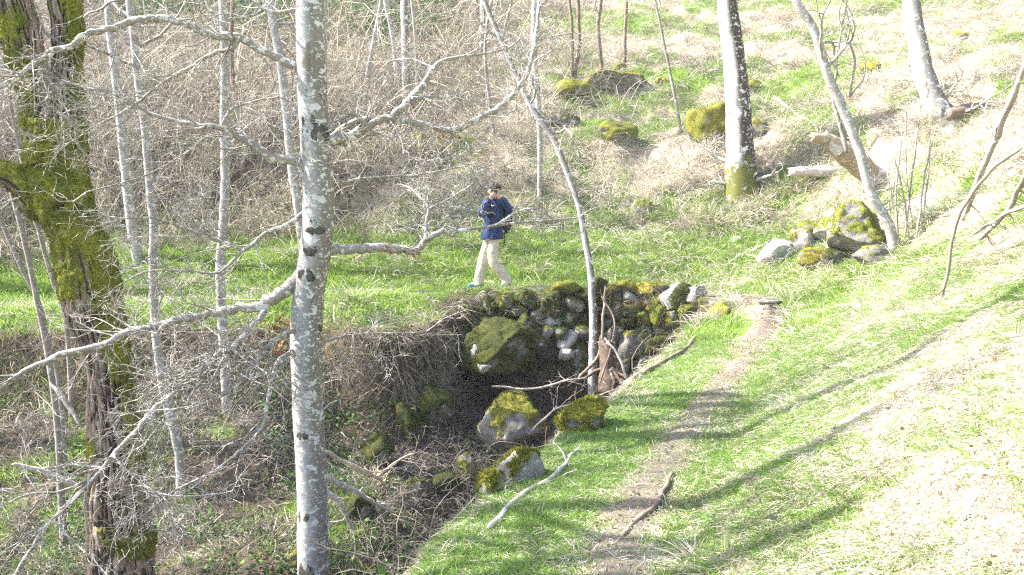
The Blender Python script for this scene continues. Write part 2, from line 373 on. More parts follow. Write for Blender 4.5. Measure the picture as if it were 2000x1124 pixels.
# ---------------------------------------------------------------- ground
def cover(x, y):
    """green, path, bare soil, which also carries shade tone"""
    x = np.asarray(x, float); y = np.asarray(y, float); s = interp(SDF, x, y)
    big = n2(x, y, 2.6, 3, 21); sm = n2(x, y, 0.7, 2, 22)
    nearp = 1-sstep(9, 12.5, y); a = np.abs(s)
    gr = interp(GR, x, y); zz = H(x, y)
    edge_in = sstep(0.08, 0.22, -s)*(1-sstep(0.85, 1.25, -s)*(1-sstep(11, 12, y)))*(1-sstep(0.65, 1.0, gr))*sstep(-0.95, -0.7, zz)
    edge_out = sstep(0.08, 0.22, s)*(1-sstep(0.7+0.9*(1-nearp), 1.3+2.4*(1-nearp), s+0.8*sm*(1-nearp)))
    g = edge_in*np.where(y > 11, np.where(x < 0.1, 1.0, 0.25), 0.95)
    far_out = edge_out*(1-0.40*sstep(0.5, 2.5, x))
    g = np.maximum(g, np.where(y > 12, far_out*1.0, edge_out*(0.6+0.35*sstep(3.0, 6.0, y))))
    patch = sstep(0.02, 0.38, big+0.35*sm)
    patch = sstep(-0.30, 0.32, big+0.55*sm)
    hill = (0.25+0.6*sstep(-3, 0, x))*patch*sstep(0.5, 1.5, s)
    g = np.maximum(g, hill)
    g = np.maximum(g, 0.62*sstep(-0.55, 0.3, big+0.8*sm)*nearp*sstep(0.3, 0.7, s)*(1-0.6*sstep(1.4, 2.6, s+0.10*(y-4))))
    g = np.maximum(g, 0.8*np.exp(-((x-2.0)**2+(y-29)**2)/14)*sstep(-0.3, 0.2, sm+big))
    g = np.maximum(g, 0.75*sstep(-0.1, 0.30, big+0.5*sm)*sstep(1.0, 2.0, -s)*sstep(-0.8, -2.5, x))
    soil = sstep(0.6, 0.9, -s)*np.maximum(sstep(0.55, 0.95, gr), sstep(-0.7, -1.2, zz))*(0.8+0.2*sm)
    soil = np.maximum(soil, 0.75*sstep(17, 18.5, y)*(1-sstep(-2.5, 0.0, x)))
    soil = np.maximum(soil, 0.8*sstep(15.8, 17.0, y-0.25*(x+3))*(1-sstep(-4.5, -1.0, x+0.12*(y-18)))*(1-sstep(22, 26, y)))  # dark ground laid under brush and thicket in place of shade
    p = (1-sstep(0.03, 0.20, a+0.16*sm))*np.where(y > 11, sstep(-3.2, -1.4, x), 1)
    return np.clip(g, 0, 1)*(1-0.9*p), p, np.clip(soil, 0, 1)
def build_ground():
    ny, nx = XX.shape; V = np.stack([XX, YY, ZZ], -1).reshape(-1, 3)
    i = np.arange(ny-1)[:, None]*nx; j = np.arange(nx-1)[None, :]
    Q = np.stack([i+j, i+j+1, i+nx+j+1, i+nx+j], -1).reshape(-1, 4)
    o = MB().add(V, Q).obj('hillside_ground', ground_mat())
    g, p, s = cover(XX.ravel(), YY.ravel())
    A = o.data.color_attributes.new('cover', 'FLOAT_COLOR', 'POINT')
    A.data.foreach_set('color', np.stack([g, p, s, np.ones_like(g)], -1).astype(np.float32).ravel())
    tag(o, kind='structure')
    # footpath
    L = catmull(PATH[1:13], 640); T = np.gradient(L, axis=0)[:, :2]; T /= np.linalg.norm(T, axis=1)[:, None]
    Nn = np.stack([-T[:, 1], T[:, 0]], -1); m = 11; a = np.linspace(-1, 1, m)
    wl = 0.115+0.12*n2(L[:, 0], L[:, 1], 0.5, 3, 31); wr = 0.115+0.12*n2(L[:, 0], L[:, 1], 0.5, 3, 32)
    W = np.where(a[None, :] > 0, wl[:, None], wr[:, None])*a[None, :]
    X = L[:, 0, None]+Nn[:, 0, None]*W; Y = L[:, 1, None]+Nn[:, 1, None]*W
    Z = H(X, Y)+0.012*(1-np.abs(a)[None, :]**4)+0.004
    V = np.stack([X, Y, Z], -1).reshape(-1, 3); n = len(L)
    i = np.arange(n-1)[:, None]*m; j = np.arange(m-1)[None, :]
    Q = np.stack([i+j+1, i+j, i+m+j, i+m+j+1], -1).reshape(-1, 4)
    tag(MB().add(V, Q).obj('footpath', path_mat()), kind='structure')
build_ground()

# ---------------------------------------------------------------- stones
def rot_np(ax, an):
    return np.array(Matrix.Rotation(an, 3, Vector(ax)))
def rock_geo(size, seed, sub=4, moss=0.5, cuts=7, rough=0.10, rotz=0.0, tilt=0.0, flat=1.0, topbias=0.5, boxy=1.0):
    V, T = ICO[sub]; V = V.copy(); r = np.random.default_rng(seed)
    if boxy < 1: V = np.sign(V)*np.abs(V)**boxy*0.86; V = V@rand_rot(np.random.default_rng(seed+9)).T if False else V
    for k in range(cuts):
        d = r.normal(size=3); d /= np.linalg.norm(d); h = r.uniform(0.50, 0.84)
        over = np.maximum(V@d-h, 0); V = V-over[:, None]*d*0.96
    if sub > 4: V = V*(1+0.05*fbm(V*3.2+seed, 4)+0.02*fbm(V*11+seed, 3))[:, None]
    nz = fbm(V*1.4+seed, 3); V = V*(1+rough*1.6*nz)[:, None]; nf = fbm(V*5.0+seed*2, 3); V = V*(1+rough*0.45*nf)[:, None]
    R = rot_np((0, 0, 1), rotz)@rot_np((0, 1, 0), tilt)
    V = (V*np.array(size))@R.T
    N = vnormals(V, T)
    mk = moss+topbias*(N[:, 2]*0.6+0.0)+0.50*fbm(V*(1.1/max(size))*1.6+seed*3, 3)+0.28*fbm(V*(5.0/max(size))+seed, 3)-topbias*0.15-0.05*N[:, 0]
    mk = np.clip(mk, 0, 1); puff = sstep(0.42, 0.62, mk)
    V = V+N*(puff*(0.035+0.03*fbm(V*14/max(0.5, 1), 2))*min(1.0, max(size)*1.6))[:, None]
    return V, T, N, mk
def fuzz(mb, V, T, N, mk, count, size, rng, thr=0.5):
    fm = mk[T].mean(1); A = np.linalg.norm(np.cross(V[T[:, 1]]-V[T[:, 0]], V[T[:, 2]]-V[T[:, 0]]), axis=1)*(fm > thr)
    if A.sum() <= 0: return
    f = rng.choice(len(T), count, p=A/A.sum()); b = rng.dirichlet((1, 1, 1), count)
    P = (V[T[f]]*b[:, :, None]).sum(1); n = (N[T[f]]*b[:, :, None]).sum(1)
    blades(mb, P, n+rng.normal(size=(count, 3))*0.55, size*rng.uniform(0.6, 1.4, count), size*0.38, rng)
def blades(mb, P, D, L, W, rng):
    D = D/(np.linalg.norm(D, axis=1)[:, None]+1e-9); s = np.cross(D, rng.normal(size=D.shape)); s /= np.linalg.norm(s, axis=1)[:, None]+1e-9
    W = np.broadcast_to(np.asarray(W, float), (len(P),)); L = np.broadcast_to(np.asarray(L, float), (len(P),))
    V = np.stack([P-s*W[:, None]/2-D*0.003, P+s*W[:, None]/2-D*0.003, P+D*L[:, None]], 1).reshape(-1, 3)
    mb.add(V, None, np.arange(len(P)*3).reshape(-1, 3))
def stone(c, size, seed, mat, name='stone', parent=None, sub=4, nf=0, **k):
    V, T, N, mk = rock_geo(size, seed, sub, **k)
    o = MB().add(V+np.asarray(c), None, T, mk).mesh(name, M[mat], True, 'moss')
    o = link(name, o, parent)
    if nf:
        mb = MB(); fuzz(mb, V+np.asarray(c), T, N, mk, nf, 0.022, np.random.default_rng(seed+5))
        if mb.n: tag(mb.obj('moss', M['moss_dark' if mat == 'rock_dark' else 'moss_fuzz'], o, False), kind='stuff')
    return o
# dry stone wall: (zoom px x, y, w, h, material, moss, tilt)
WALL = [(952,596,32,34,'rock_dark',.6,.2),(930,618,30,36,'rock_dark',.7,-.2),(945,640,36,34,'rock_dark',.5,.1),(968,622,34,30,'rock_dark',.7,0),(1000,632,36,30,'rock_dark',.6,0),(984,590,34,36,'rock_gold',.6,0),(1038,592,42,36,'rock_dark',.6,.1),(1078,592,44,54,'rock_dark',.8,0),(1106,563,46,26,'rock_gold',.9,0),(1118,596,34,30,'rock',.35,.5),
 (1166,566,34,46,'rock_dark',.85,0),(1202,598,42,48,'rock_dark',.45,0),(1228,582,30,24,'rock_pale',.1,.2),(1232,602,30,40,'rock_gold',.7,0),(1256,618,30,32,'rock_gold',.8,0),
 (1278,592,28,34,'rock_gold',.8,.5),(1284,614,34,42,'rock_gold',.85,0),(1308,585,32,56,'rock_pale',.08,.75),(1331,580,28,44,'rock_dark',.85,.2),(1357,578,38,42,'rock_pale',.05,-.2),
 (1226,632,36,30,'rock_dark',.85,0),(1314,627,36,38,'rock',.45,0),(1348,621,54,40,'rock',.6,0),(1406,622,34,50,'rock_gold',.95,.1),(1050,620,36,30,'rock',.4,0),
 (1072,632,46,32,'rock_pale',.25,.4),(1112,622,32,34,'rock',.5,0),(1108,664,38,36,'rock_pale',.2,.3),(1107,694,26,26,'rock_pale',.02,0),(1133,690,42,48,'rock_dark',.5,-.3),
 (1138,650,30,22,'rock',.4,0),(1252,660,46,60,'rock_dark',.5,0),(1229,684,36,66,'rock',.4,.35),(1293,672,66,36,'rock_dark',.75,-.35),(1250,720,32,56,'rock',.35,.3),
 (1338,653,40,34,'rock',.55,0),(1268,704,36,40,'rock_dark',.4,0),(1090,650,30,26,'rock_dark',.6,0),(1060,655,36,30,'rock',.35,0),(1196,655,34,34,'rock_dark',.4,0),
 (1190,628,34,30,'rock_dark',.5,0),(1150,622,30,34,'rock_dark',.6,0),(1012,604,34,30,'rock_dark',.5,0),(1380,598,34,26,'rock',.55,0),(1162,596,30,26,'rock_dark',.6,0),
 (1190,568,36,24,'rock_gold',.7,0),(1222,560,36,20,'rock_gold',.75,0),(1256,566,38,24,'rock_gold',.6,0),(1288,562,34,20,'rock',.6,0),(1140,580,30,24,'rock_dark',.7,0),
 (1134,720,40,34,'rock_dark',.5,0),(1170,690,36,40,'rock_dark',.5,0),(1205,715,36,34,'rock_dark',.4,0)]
wall = empty('dry_stone_wall', (1.3, 14.0, -1.4), 'mossy dry stone wall holding up the path at the gully head', 'stone wall')
for i, (u, v, ww, hh, m, mo, ti) in enumerate(WALL):
    if m == 'rock_gold' and (u < 1240 or v > 610) and u < 1390: m = 'rock'
    Yd = 14.02 if v < 640 else 13.85
    if u > 1290: Yd -= (u-1290)*0.0055
    if v > 690: Yd -= 0.12
    if u > 1180: Yd = min(Yd, hit(u, v)[1]+0.02)
    c = at(u, v, Yd-0.02); k = Yd/F_PX*0.70
    stone(c, (ww*k, 0.20+0.05*((i*7) % 5)/5, hh*k), 100+i, m, 'stone', wall, sub=4, nf=600 if mo > .3 else 0, moss=mo-0.02, tilt=ti+0.15*math.sin(i*2.3), cuts=10, rough=0.11, boxy=0.55, rotz=0.3*math.sin(i*1.7))
rs = np.random.default_rng(5)
for i in range(70):                                       # small fill stones between the big ones
    x = rs.uniform(-0.35, 3.0); z = rs.uniform(-1.25, -0.05); yy = 14.16-0.02*i % 0.05-max(0, x-1.9)*0.72
    s = rs.uniform(0.07, 0.16); stone((x, yy, z), (s, 0.14, s*rs.uniform(.6, 1)), 300+i, ['rock', 'rock_dark', 'rock_dark', 'rock_dark', 'rock_pale'][i % 5], 'stone', wall, sub=3, moss=rs.uniform(.25, .7), tilt=rs.uniform(-.5, .5), cuts=9, boxy=0.6)

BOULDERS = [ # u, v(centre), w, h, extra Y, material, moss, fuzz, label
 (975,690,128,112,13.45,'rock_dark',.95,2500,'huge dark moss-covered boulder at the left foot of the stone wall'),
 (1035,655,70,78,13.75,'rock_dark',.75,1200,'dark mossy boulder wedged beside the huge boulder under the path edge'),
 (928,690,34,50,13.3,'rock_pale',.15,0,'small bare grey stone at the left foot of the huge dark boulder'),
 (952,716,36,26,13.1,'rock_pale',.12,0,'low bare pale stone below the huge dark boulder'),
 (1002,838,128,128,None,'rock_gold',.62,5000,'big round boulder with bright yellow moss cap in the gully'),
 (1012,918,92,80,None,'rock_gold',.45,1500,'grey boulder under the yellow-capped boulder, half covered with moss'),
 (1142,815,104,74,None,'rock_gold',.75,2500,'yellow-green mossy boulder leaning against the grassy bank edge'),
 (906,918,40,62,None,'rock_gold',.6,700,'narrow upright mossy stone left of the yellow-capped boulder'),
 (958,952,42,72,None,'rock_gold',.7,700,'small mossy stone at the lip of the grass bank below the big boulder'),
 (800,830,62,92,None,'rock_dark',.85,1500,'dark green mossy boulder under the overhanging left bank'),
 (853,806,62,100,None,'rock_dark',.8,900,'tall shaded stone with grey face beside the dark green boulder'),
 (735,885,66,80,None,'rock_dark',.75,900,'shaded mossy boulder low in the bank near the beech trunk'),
 (870,955,60,56,None,'rock_dark',.85,400,'dark stone in the bottom of the gully'),
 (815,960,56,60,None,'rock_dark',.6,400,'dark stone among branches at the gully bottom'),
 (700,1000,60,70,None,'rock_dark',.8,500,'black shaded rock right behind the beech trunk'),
 (590,1100,60,50,None,'rock_gold',.6,500,'low mossy stone at the foot of the beech trunk'),
 (690,1115,90,40,None,'rock_gold',.65,600,'flat yellow-mossed stone under a tangle of dry twigs'),
 (1385,238,72,88,None,'rock_gold',.85,1800,'golden moss boulder left of the white lichen tree'),
 (1482,254,36,44,None,'rock_gold',.6,500,'small dark mossy stone right of the white lichen tree'),
 (1697,136,46,34,None,'rock_gold',.9,700,'lone golden mossy stone high on the dry grass slope'),
 (1470,178,60,30,None,'rock_gold',.8,400,'low mossy stone behind the white lichen tree'),
 (1198,162,112,50,None,'rock_gold',.8,1200,'long low mossy outcrop on the upper slope'),
 (1120,178,76,38,None,'rock_gold',.85,600,'flat mossy outcrop beneath two thin dark saplings'),
 (1205,262,72,48,None,'rock_gold',.8,700,'rounded mossy stone among pale grass above the bank'),
 (1110,238,40,34,None,'rock_dark',.6,300,'dark shaded stone at the top of the bank'),
 (1070,240,44,36,None,'rock',.6,300,'mossy stone beside a pale sapling on the bank top'),
 (1210,132,24,16,None,'rock_gold',.9,150,'tiny yellow mossy stone at the foot of a sapling'),
 (1295,162,28,20,None,'rock_gold',.8,150,'small yellow mossy stone right of the long outcrop'),
 (820,290,40,50,None,'rock',.7,500,'mossy stone in the brush above the left bank'),
 (880,300,36,30,None,'rock',.6,300,'low mossy stone in shaded brush left of the leaning tree'),
 (1668,462,150,112,None,'rock_gold',.55,2500,'large mossy rock beside the leaning grey tree foot'),
 (1562,470,50,60,None,'rock_gold',.45,500,'upright stone with moss side in the small rock pile'),
 (1515,492,72,50,None,'rock_pale',.25,200,'pale triangular stone at the left end of the rock pile'),
 (1700,502,66,46,None,'rock_gold',.5,400,'rounded mossy stone under the large mossy rock'),
 (1618,448,70,70,None,'rock_pale',.45,500,'sunlit pale stone left of the large mossy rock'),
 (1605,505,90,40,None,'rock_gold',.7,700,'low mossy hump at the front of the rock pile by the far path'),
 (1640,500,64,50,None,'rock_dark',.6,400,'dark shaded stone in the middle of the rock pile'),
 (1590,455,60,44,None,'rock',.6,400,'mossy stone at the back of the rock pile below the fallen log'),
 (1255,405,40,36,None,'rock',.55,300,'mossy stone half sunk in the grassy bank'),
 (1440,470,30,16,None,'rock_pale',.1,0,'small flat white stone beside the far path'),
 (1875,75,30,24,None,'rock',.6,100,'small dark mossy stone near the top of the slope'),
 (1345,540,26,16,None,'rock_pale',.05,0,'little bare stone on the path bend'),
 (1500,592,56,14,None,'rock',.3,0,'low flat stone sunk in the path at the bend')]
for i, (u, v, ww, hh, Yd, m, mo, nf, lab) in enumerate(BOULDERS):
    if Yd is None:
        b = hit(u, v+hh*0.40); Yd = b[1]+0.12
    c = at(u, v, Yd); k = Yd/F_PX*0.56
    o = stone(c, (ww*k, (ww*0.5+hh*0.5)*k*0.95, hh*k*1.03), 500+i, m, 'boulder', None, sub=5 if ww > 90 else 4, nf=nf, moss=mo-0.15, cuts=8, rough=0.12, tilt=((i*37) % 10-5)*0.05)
    tag(o, lab, 'boulder', 'mossy boulders and stones')

# ---------------------------------------------------------------- trees
def grow(mb, p, d, L, r, lvl, maxl, rng, up=0.12, wob=0.22, kids=(5, 4, 3), ang=(0.5, 1.05), minr=0.0016, a=None):
    n = int(min(12, max(4, L/0.16))); P = [np.asarray(p, float)]; d = np.asarray(d, float)/np.linalg.norm(d)
    for k in range(n):
        d = d+rng.normal(size=3)*wob*(0.7 if lvl == 0 else 1.0)+np.array([0, 0, up*0.35]); d /= np.linalg.norm(d)
        P.append(P[-1]+d*L/n)
    P = np.array(P); t = np.linspace(0, 1, n+1); R = np.maximum(r*(1-t)**0.75, minr)
    mb.tube(P, R, (7, 5, 4, 3)[min(lvl, 3)], False)
    if lvl < maxl:
        c = kids[min(lvl, len(kids)-1)]
        for q in range(c):
            tk = 0.18+0.8*(q+rng.uniform(0.1, 0.9))/c; i = min(n-1, int(tk*n)); b = P[i]+(P[i+1]-P[i])*(tk*n-i)
            dd = P[i+1]-P[i]; dd /= np.linalg.norm(dd); s = np.cross(dd, rng.normal(size=3)); s /= np.linalg.norm(s)+1e-9
            an = rng.uniform(*ang); cd = dd*math.cos(an)+s*math.sin(an)
            grow(mb, b, cd, L*rng.uniform(0.38, 0.62)*(1.15-0.5*tk), max(minr, R[i]*0.6), lvl+1, maxl, rng, up, wob*1.1, kids, ang, minr)
def trunk_mesh(P, R, n, seed, wob=0.06):
    V, Q, T = tube(P, R, n, True); m = len(P)
    c = np.repeat(P, n, 0); body = V[:m*n]; rad = body-c
    z = fbm(np.stack([body[:, 0]*5, body[:, 1]*5, body[:, 2]*2.2], -1), 3, seed)
    V[:m*n] = c+rad*(1+wob*z)[:, None]; return V, Q, T
def tree(name, label, px, wpx, mat, seed, height=9.0, Y=None, lean=0.0, group='slender bare trees on the slope', twigs=3, crown_n=11, base_flare=1.25, extra_down=0.25, cat='tree', grow_r=None):
    """px: trunk centre line from base up, in photo pixels; wpx widths"""
    rng = np.random.default_rng(seed)
    b = hit(*px[0]); Y0 = b[1] if Y is None else Y
    P = []
    for k, (u, v) in enumerate(px): P.append(at(u, v, Y0+lean*k/(len(px)-1)))
    P = np.array(P); W = np.interp(np.linspace(0, 1, len(px)), np.linspace(0, 1, len(wpx)), wpx); R = W/2/F_PX*Y0
    base = P[0].copy(); zg = H(base[0], base[1])
    if True: P = np.vstack([[base[0], base[1], min(zg, base[2])-extra_down-0.15], P]); R = np.concatenate([[R[0]*base_flare], R])
    d = P[-1]-P[-2]; d /= np.linalg.norm(d); d = d*0.6+np.array([0, 0, 0.5]); left = max(1.5, height-(P[-1][2]-zg)); k = 6
    for q in range(k):
        d = d+rng.normal(size=3)*0.05; d[2] = abs(d[2]); d /= np.linalg.norm(d)
        P = np.vstack([P, P[-1]+d*left/k]); R = np.append(R, max(0.006, R[len(R)-1]*(0.78)))
    n = max(24, int(len(P)*(7 if wpx[0] < 25 else 14))); C = catmull(P, n); RR = np.interp(np.linspace(0, 1, n), np.linspace(0, 1, len(R)), R)
    C[2:-1] += rng.normal(size=(n-3, 3))*RR[2:-1, None]*(0.04 if wpx[0] < 25 else 0.0)
    root = empty(name, (C[0][0], C[0][1], zg), label, cat, group)
    V, Q, T = trunk_mesh(C, RR, 28 if wpx[0] > 25 else 10, seed, 0.10)
    MB().add(V, Q, T).obj('trunk', M[mat], root)
    mb = MB(); nv = len(C)
    for q in range(crown_n):
        i = int(nv*rng.uniform(0.42, 0.97)); a = rng.uniform(0, 2*math.pi); e = rng.uniform(0.2, 0.8)
        grow(mb, C[i], (math.cos(a)*math.cos(e), math.sin(a)*math.cos(e), math.sin(e)), height*rng.uniform(0.10, 0.24), RR[i]*0.45, 1, 3, rng, kids=(5, 5, 4), minr=0.0025)
    for q in range(twigs):
        i = int(nv*rng.uniform(0.10, 0.45)); a = rng.uniform(0, 2*math.pi)
        grow(mb, C[i], (math.cos(a), math.sin(a), 0.5), rng.uniform(0.5, 1.3), max(0.004, RR[i]*0.18), 1, 3, rng, kids=(4, 4, 3), minr=0.002)
    mb.obj('crown', M['grey'] if mat in ('brown', 'grey') else M['branch'], root)
    return root
TREES = [
 ('slender_tree','pale slender trunk left of the paired trunks beside the mossy tree',[(270,512),(262,470),(252,400),(242,300),(235,230),(225,140),(215,60),(212,0)],(22,15),'pale',11,{}),
 ('slender_tree','long thin pale trunk rooted low in the gully bank left of the beech',[(352,905),(340,840),(320,760),(308,680),(300,580),(299,500),(300,440),(291,350),(283,250),(270,160),(262,80),(253,0)],(20,18,16,15),'pale',12,{'Y':11.3}),
 ('slender_tree','straight pale trunk midway between mossy tree and beech',[(442,770),(438,690),(432,600),(430,520),(437,430),(440,330),(438,250),(440,100),(435,0)],(20,18,17),'pale',13,{'Y':12.6}),
 ('slender_tree','pale trunk leaning to the beech, just left of it',[(590,480),(582,400),(570,330),(560,230),(550,140),(540,80),(525,0)],(18,15),'pale',14,{}),
 ('slender_tree','narrow trunk half hidden behind the right edge of the beech',[(640,420),(634,250),(633,120),(633,0)],(13,10),'pale',15,{}),
 ('slender_tree','thin leaning stem crossing behind the left neighbour of the beech',[(560,220),(552,120),(540,60),(530,0)],(9,7),'grey',16,{'height':7}),
 ('slender_tree','straight white trunk in the pale bramble slope',[(795,222),(793,150),(791,80),(790,0)],(16,14),'birch',17,{}),
 ('slender_tree','thin pale trunk left of the straight white trunk in brambles',[(712,215),(716,160),(728,90),(745,0)],(9,8),'pale',18,{}),
 ('slender_tree','curving thin pale trunk touching the straight white trunk',[(778,215),(775,160),(768,80),(752,0)],(9,8),'pale',19,{}),
 ('slender_tree','very thin wavy stem right of the straight white trunk',[(815,175),(812,90),(808,40),(804,0)],(6,5),'pale',20,{'height':7}),
 ('slender_tree','short brown trunk at the top edge above the walker',[(932,60),(931,30),(930,0)],(12,10),'brown',21,{}),
 ('slender_tree','pale trunk base next to the short brown trunk',[(940,118),(942,60),(943,0)],(11,9),'birch',22,{}),
 ('slender_tree','pale straight sapling behind the leaning tree',[(1053,395),(1055,280),(1050,190),(1043,100),(1045,0)],(9,12,12),'pale',24,{}),
 ('slender_tree','left one of two dark thin saplings on the upper slope',[(1117,156),(1118,100),(1116,40),(1112,0)],(6,6),'brown',25,{'height':7}),
 ('slender_tree','right one of two dark thin saplings on the upper slope',[(1122,154),(1131,90),(1130,40),(1129,0)],(8,7),'brown',26,{'height':7}),
 ('slender_tree','grey sapling with bent foot above the long mossy outcrop',[(1175,138),(1168,60),(1170,30),(1174,0)],(8,7),'brown',27,{'height':7}),
 ('slender_tree','thin straight sapling right of the long mossy outcrop',[(1220,122),(1221,60),(1224,0)],(7,6),'brown',28,{'height':7}),
 ('slender_tree','very slim leaning sapling left of the golden moss boulder',[(1330,262),(1318,190),(1300,100),(1280,0)],(7,5),'grey',29,{'height':6}),
 ('slender_tree','wavy slim grey stem standing in the shaded brush above the walker',[(965,265),(955,190),(948,120),(950,60),(960,0)],(7,6),'grey',30,{'height':6}),
 ('slender_tree','thin pale stem beside the pale straight sapling',[(980,110),(985,60),(1000,0)],(6,5),'grey',31,{'height':6}),
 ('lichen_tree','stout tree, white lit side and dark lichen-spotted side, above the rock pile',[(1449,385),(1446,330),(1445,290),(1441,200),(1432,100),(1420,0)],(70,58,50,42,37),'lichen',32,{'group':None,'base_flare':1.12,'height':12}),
 ('leaning_tree','grey-white tree leaning left, rooted at the bank corner by the rocks',[(1745,492),(1736,440),(1702,380),(1680,300),(1650,220),(1618,150),(1590,60),(1555,0)],(21,20,18,16),'pale',33,{'group':None,'height':8}),
 ('curved_tree','white trunk with curved foot at the upper slope right of the leaning tree',[(1862,242),(1832,210),(1806,150),(1792,80),(1780,0)],(44,38,32),'birch',34,{'group':None,'height':11}),
 ('leaning_tree','thin pale leaning tree growing in front of the stone wall',[(1158,692),(1159,640),(1157,590),(1152,520),(1143,470),(1130,400),(1105,330),(1080,270),(1045,220),(1010,150),(975,70),(945,0)],(17,14,12,12,11,10),'birch',35,{'group':None,'height':7,'Y':13.45,'twigs':2}),
 ('slender_tree','spindly grey stem in the gap left of the mossy tree foot',[(112,835),(95,700),(75,600),(50,480),(22,372),(0,300)],(13,11,9),'grey',36,{'Y':10.5,'height':6}),
 ('slender_tree','spindly grey stem leaning behind the mossy tree, left side',[(118,770),(98,680),(75,590),(40,520),(0,425)],(10,8),'grey',37,{'Y':11.5,'height':5}),
 ('slender_tree','thin grey stem curving up against the mossy tree',[(130,640),(100,540),(75,450),(58,400),(40,300),(20,200)],(9,7),'grey',38,{'Y':12.5,'height':6}),
 ('slender_tree','dark leaning stem in the brambles between pale trunk and beech',[(485,265),(470,210),(455,160),(452,80),(455,0)],(10,8),'brown',39,{'height':7}),
]
for nm, lab, px, wpx, mat, seed, kw in TREES:
    tree(nm, lab, px, wpx, mat, seed, **kw)
# trees on the near bank and slope to the left of the view, whose trunks throw the long stripes of shade over the path
def shade_tree(x, y, r, h, seed, mat='pale', lab=''):
    rng = np.random.default_rng(seed); z0 = H(x, y); n = 30; t = np.linspace(0, 1, n)
    P = np.stack([x+0.25*np.sin(t*3+seed)*t, y+0.2*np.cos(t*4+seed)*t, z0-0.2+t*h], -1); R = r*(1-t*0.5)
    root = empty('slender_tree', (x, y, z0), lab, 'tree', 'slender bare trees on the slope')
    V, Q, T = trunk_mesh(P, R, 12, seed, 0.08); MB().add(V, Q, T).obj('trunk', M[mat], root)
    mb = MB()
    for q in range(16):
        i = int(n*rng.uniform(0.3, 0.97)); a = rng.uniform(0, 6.28); e = rng.uniform(0.1, 0.8)
        grow(mb, P[i], (math.cos(a)*math.cos(e), math.sin(a)*math.cos(e), math.sin(e)), h*rng.uniform(0.12, 0.26), R[i]*0.45, 1, 3, rng, kids=(6, 5, 4), minr=0.003)
    mb.obj('crown', M['branch'], root)
for q, (x, y, r, h) in enumerate([(-7.2, 9.4, .16, 11), (-8.5, 12.2, .13, 10), (-6.6, 7.4, .15, 11), (-11.0, 15.5, .14, 12), (-12.5, 19, .14, 12), (-4.8, 5.0, .15, 10), (-4.4, 3.9, .12, 9)]):
    shade_tree(x, y, r, h, 700+q, lab=['bare tree down the slope, third out of view left of the mossy tree', 'bare tree out of view on the slope below the far path end', 'bare tree out of view, level with the mossy tree foot', 'tall bare tree out of view above the far path end', 'tall bare tree out of view highest on the left slope', 'bare tree out of view between camera and mossy tree', 'bare tree nearest the camera, out of view to the left'][q])

# ---------------------------------------------------------------- foreground beech
def branch_obj(root, px, wpx, Y0, Y1, seed, subs=(), twig=8, twL=0.5, leaves=()):
    rng = np.random.default_rng(seed); mb = MB()
    def run(px, wpx, Y0, Y1, n_tw, L):
        m = len(px); P = np.array([at(u, v, Y0+(Y1-Y0)*k/(m-1)) for k, (u, v) in enumerate(px)])
        n = m*5; C = catmull(P, n); W = np.interp(np.linspace(0, 1, n), np.linspace(0, 1, len(wpx)), wpx)
        Yi = np.linspace(Y0, Y1, n); R = W/2/F_PX*Yi
        C[1:-1] += rng.normal(size=(n-2, 3))*np.array([.35, .35, .35])*R[1:-1, None]*0.5
        V, Q, T = trunk_mesh(C, np.maximum(R*(1+0.16*fbm(C*14+seed, 2)), 0.002), 8, seed, 0.14); mb.add(V, Q, T)
        for q in range(int(n_tw*1.9)):
            i = int(n*rng.uniform(0.12, 0.99)); dd = C[min(i+1, n-1)]-C[i-1]; dd /= np.linalg.norm(dd)+1e-9
            s = np.cross(dd, rng.normal(size=3)); s /= np.linalg.norm(s); an = rng.uniform(0.5, 1.1)
            grow(mb, C[i], dd*math.cos(an)+s*math.sin(an), L*rng.uniform(0.5, 1.5), max(0.0022, min(R[i]*0.4, 0.006)), 1, 3, rng, up=0.05, wob=0.30, kids=(6, 5, 3), minr=0.0013)
        grow(mb, C[-1], C[-1]-C[-3], L, max(0.002, R[-1]), 1, 3, rng, up=0.05, wob=0.3, kids=(4, 3, 2), minr=0.0016)
    run(px, wpx, Y0, Y1, twig, twL)
    for (p2, w2, a, b, nt) in subs: run(p2, w2, a, b, nt, twL*0.8)
    o = mb.obj('branch', M['branch'], root)
    for (u, v, Y, n, spread) in leaves:
        lb = MB(); r2 = np.random.default_rng(int(u)); c = at(u, v, Y)
        for k in range(n):
            add_leaf(lb, c+r2.normal(size=3)*np.array([spread*1.3, spread*0.8, spread*0.55]), r2.uniform(0.014, 0.027), r2)
        tag(lb.obj('dry_leaves', M['copper'], o, True), kind='stuff')
    return o
def leaf_shape():
    t = np.linspace(0, 1, 5); w = np.array([0.05, 0.42, 0.5, 0.32, 0.02])*0.62
    V = []
    for k in range(5): V += [(t[k]-0.5, -w[k], 0.06*math.sin(t[k]*5)), (t[k]-0.5, 0, -0.08+0.06*math.sin(t[k]*5)), (t[k]-0.5, w[k], 0.06*math.sin(t[k]*5+1))]
    Q = []
    for k in range(4):
        for j in range(2): a = k*3+j; Q.append((a, a+3, a+4, a+1))
    return np.array(V), np.array(Q)
LV, LQ = leaf_shape()
def rand_rot(r):
    q = r.normal(size=4); q /= np.linalg.norm(q); a, b, c, d = q
    return np.array([[1-2*(c*c+d*d), 2*(b*c-a*d), 2*(b*d+a*c)], [2*(b*c+a*d), 1-2*(b*b+d*d), 2*(c*d-a*b)], [2*(b*d-a*c), 2*(c*d+a*b), 1-2*(b*b+c*c)]])
def add_leaf(mb, c, size, r): mb.add((LV*size*2)@rand_rot(r).T+c, LQ)

